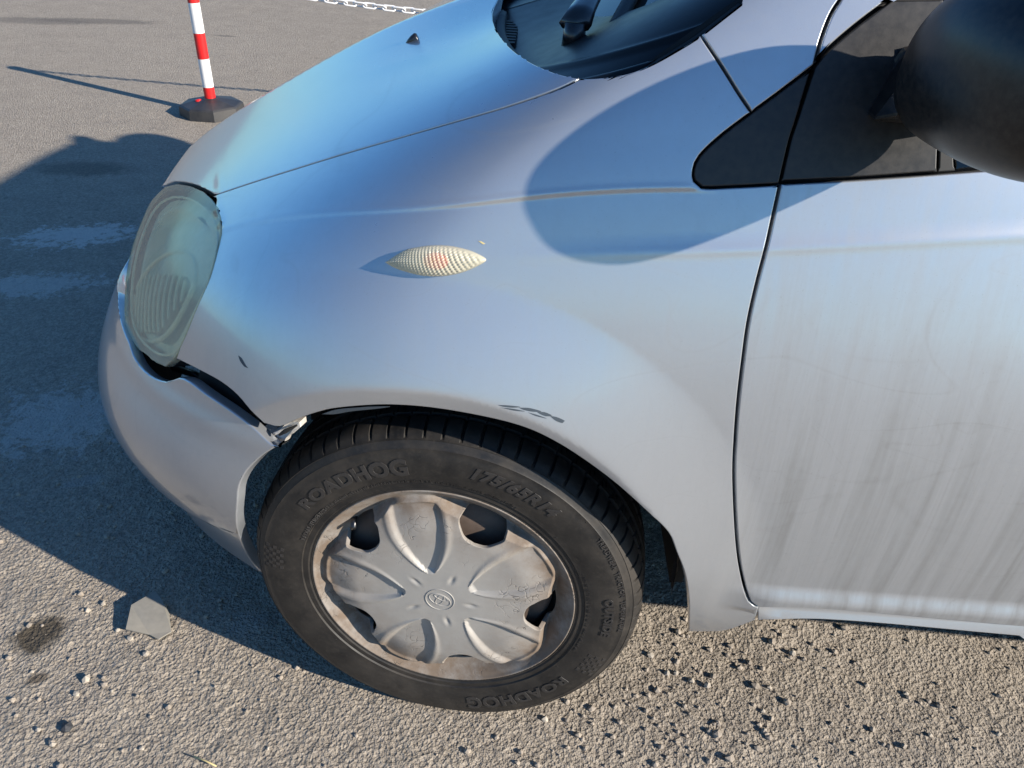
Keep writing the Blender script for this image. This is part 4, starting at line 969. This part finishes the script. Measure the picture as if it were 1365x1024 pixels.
def make_wheel(loc,rz):
    w=empty('wheel',loc,car,rz)
    tyre=mesh_obj('tyre',TV,TF,M['rubber'],w)
    tyre.data.set_sharp_from_angle(angle=math.radians(34))
    def word(*a,**k):
        mb=MB(); arc_text(mb,*a,**k); mb.build('lettering',M['letter'],w,False)
    word('ROADHOG',.0285,122.5,.2330,grow=.26,bold=.0010,space=1.06,wide=1.18)
    word('ROADHOG',.0285,-57.5,.2330,grow=.26,bold=.0008,space=1.06,wide=1.18)
    word('175/65R14',.0235,66.5,.2375,shear=.28,bold=.0009,space=1.08,wide=1.12)
    word('OUTSIDE',.0170,2,.2370,bold=.0005,space=1.1)
    word('TREADWEAR  TRACTION  TEMPERATURE',.0085,16,.2560,bold=.0001,space=1.15)
    word('RADIAL TUBELESS',.0085,150,.2085,bold=.0001,space=1.1)
    mb=MB(); r_=random.Random(5)
    def tick(a,r0,r1,wd,h=.0008):
        a=math.radians(a); rs=np.array([r0,r1]); c=[]
        for r in rs:
            for s in (-1,1):
                aa=a+s*wd/r/2; c.append((r*math.cos(aa),side_y(r)-h,r*math.sin(aa)))
        k=[(x*1.0,y+h+.0006,z) for x,y,z in c]; mb.add(c+k,[(0,1,3,2),(0,4,5,1),(1,5,7,3),(3,7,6,2),(2,6,4,0)])
    for j in range(260):                       # ring of fine moulding marks near the bead
        if r_.random()<.62: tick(60+j*.36+r_.uniform(-.05,.05),.2065,.2065+r_.choice([.003,.0045,.0035]),.0006)
    for j in range(90):
        if r_.random()<.6: tick(-20+j*.5,.2075,.2075+r_.choice([.003,.0045]),.0006)
    for a0 in (172,-24):                       # chequered flag patches
        for i in range(7):
            for j in range(5):
                if (i+j)%2==0: tick(a0+i*1.5-4,.2300+j*.0055,.2350+j*.0055,.0058,.0006)
    for a0 in (43,-6.5+3,-64+31,-141,-80,8): tick(a0,.2085,.258,.0009)
    tag(mb.build('moulding_marks',M['letter'],w,False),kind='stuff')
    # steel rim
    mb=MB(); lathe(mb,[(.155,.178),(.150,.188),(.146,.178),(.110,.158),(.060,.155),(.040,.168),(.026,.176),(.012,.184),(.007,.190),(.0085,.1925),(.014,.190)],96); mb.build('rim',M['steel_dark'],w)
    mb=MB(); lathe(mb,[(.036,.001),(.036,.060),(.029,.075),(.027,.10),(.028,.125),(.032,.146),(.045,.156)],72); mb.build('wheel_disc',M['grime'],w)
    mb=MB(); tube(mb,[(.1685*math.cos(math.radians(141)),.040,.1685*math.sin(math.radians(141))),(.160*math.cos(math.radians(141)),.008,.160*math.sin(math.radians(141)))],[.005,.0042],12); mb.build('valve',M['nozzle'],w)
    # wheel cover
    SP=[104,176,248,320,32]; 
    def holeloop(a0):
        pts=[(.156,-12),(.1605,-6),(.1615,0),(.1605,6),(.156,12),(.147,12.8),(.135,10.5),(.1245,6.8),(.1205,0),(.1245,-6.8),(.135,-10.5),(.147,-12.8)]
        q=[(r*math.cos(math.radians(a0+d)),r*math.sin(math.radians(a0+d))) for r,d in pts]; q.append(q[0]); return smooth_px([(a*1000,b*1000) for a,b in q],3.0)/1000
    th=np.radians(np.arange(0,360,1.25)); outer=np.stack([.1925*np.cos(th),.1925*np.sin(th)],1)
    def cf(u,v):
        u=np.asarray(u,float).ravel(); v=np.asarray(v,float).ravel(); r=np.hypot(u,v); a=np.degrees(np.arctan2(v,u)); n=len(u)
        ring=-.0245+.0245*sstep(r,.152,.188)+.003*np.exp(-((r-.1885)/.003)**2)-.0035*sstep(r,.189,.1925)
        dmin=np.full(n,999.); 
        for s in SP:
            d=(a-s+180)%360-180; dmin=np.where(np.abs(d)<np.abs(dmin),d,dmin)
        # outline of the star: broad rounded paddles, deep waists at the openings
        k=np.abs(dmin)/36.0
        Rs=.1775-.017*sstep(k,.12,.66)-.031*sstep(k,.66,1.0)
        star=.0080+.0060*(1-(r/.17)**2)-.0065*sstep(r,.12,.172)
        lat=r*np.sin(np.radians(dmin)); 
        t=np.clip((r-.050)/.118,0,1); hwid=.0035+.0345*np.sin(np.clip(t,0,1)*math.pi*.60)**.85
        e=np.abs(lat)/hwid; inr=sstep(r,.049,.058)*(1-sstep(r,.164,.171))
        star+=inr*(-.0046*(1-sstep(e,.76,1.0))+.0015*np.exp(-((e-1.10)/.13)**2))*np.where(r>.05,1,0)
        star+=inr*.0020*(1-sstep(e,0,.9))*sstep(r,.08,.15)
        Mk=1-sstep(r,Rs-.009,Rs+.002)
        h=ring*(1-Mk)+star*Mk
        for s in SP:                                     # five lug dimples between the spokes
            c=math.radians(s+36); dx=u-.045*math.cos(c); dy=v-.045*math.sin(c); al=dx*math.cos(c)+dy*math.sin(c); la=-dx*math.sin(c)+dy*math.cos(c)
            h+=-.0022*np.exp(-((al/.008)**2+(la/.0035)**2))+.0008*np.exp(-((al/.013)**2+(la/.008)**2))
        return np.stack([u,.0085-h,v],1)
    def cn(u,v):
        e=3e-4; du=cf(u+e,v)-cf(u-e,v); dv=cf(u,v+e)-cf(u,v-e); q=np.cross(du,dv); q/=np.linalg.norm(q,axis=1)[:,None]; return np.where((q[:,1]<0)[:,None],q,-q)
    trim('wheel_cover',[outer]+[holeloop(s+36) for s in SP],cf,cn,M['cover'],w,h=.0019,gap=0,r=.0012,flange=.006,su=1,sv=1)
    mb=MB(); ang=math.radians(-24)
    def ell(rx,ry,cx=0,cy=0,rad=.0007):
        p=[]
        for j in range(40):
            a=2*math.pi*j/40; x=cx+rx*math.cos(a); z=cy+ry*math.sin(a); xr=x*math.cos(ang)-z*math.sin(ang); zr=x*math.sin(ang)+z*math.cos(ang); p.append((xr,.0085-.0140-.0001,zr))
        tube(mb,p,rad,6,closed=True)
    ell(.0205,.0205,rad=.0008); ell(.0160,.0108); ell(.0048,.0108); ell(.0105,.0042,0,.0050)
    mb.build('emblem',M['cover'],w)
    return w
w0=make_wheel((0,0,.283),math.radians(-5.93))
def copy_wheel(loc,rz):
    c=w0.copy(); COL.objects.link(c); c.parent=car; c.location=loc; c.rotation_euler=(0,0,rz)
    for ch in w0.children:
        d=ch.copy(); COL.objects.link(d); d.parent=c
copy_wheel((2.37,0.0,.283),0); copy_wheel((0,1.6,.283),math.pi-math.radians(5.93)); copy_wheel((2.37,1.6,.283),math.pi)
bpy.context.view_layer.update()
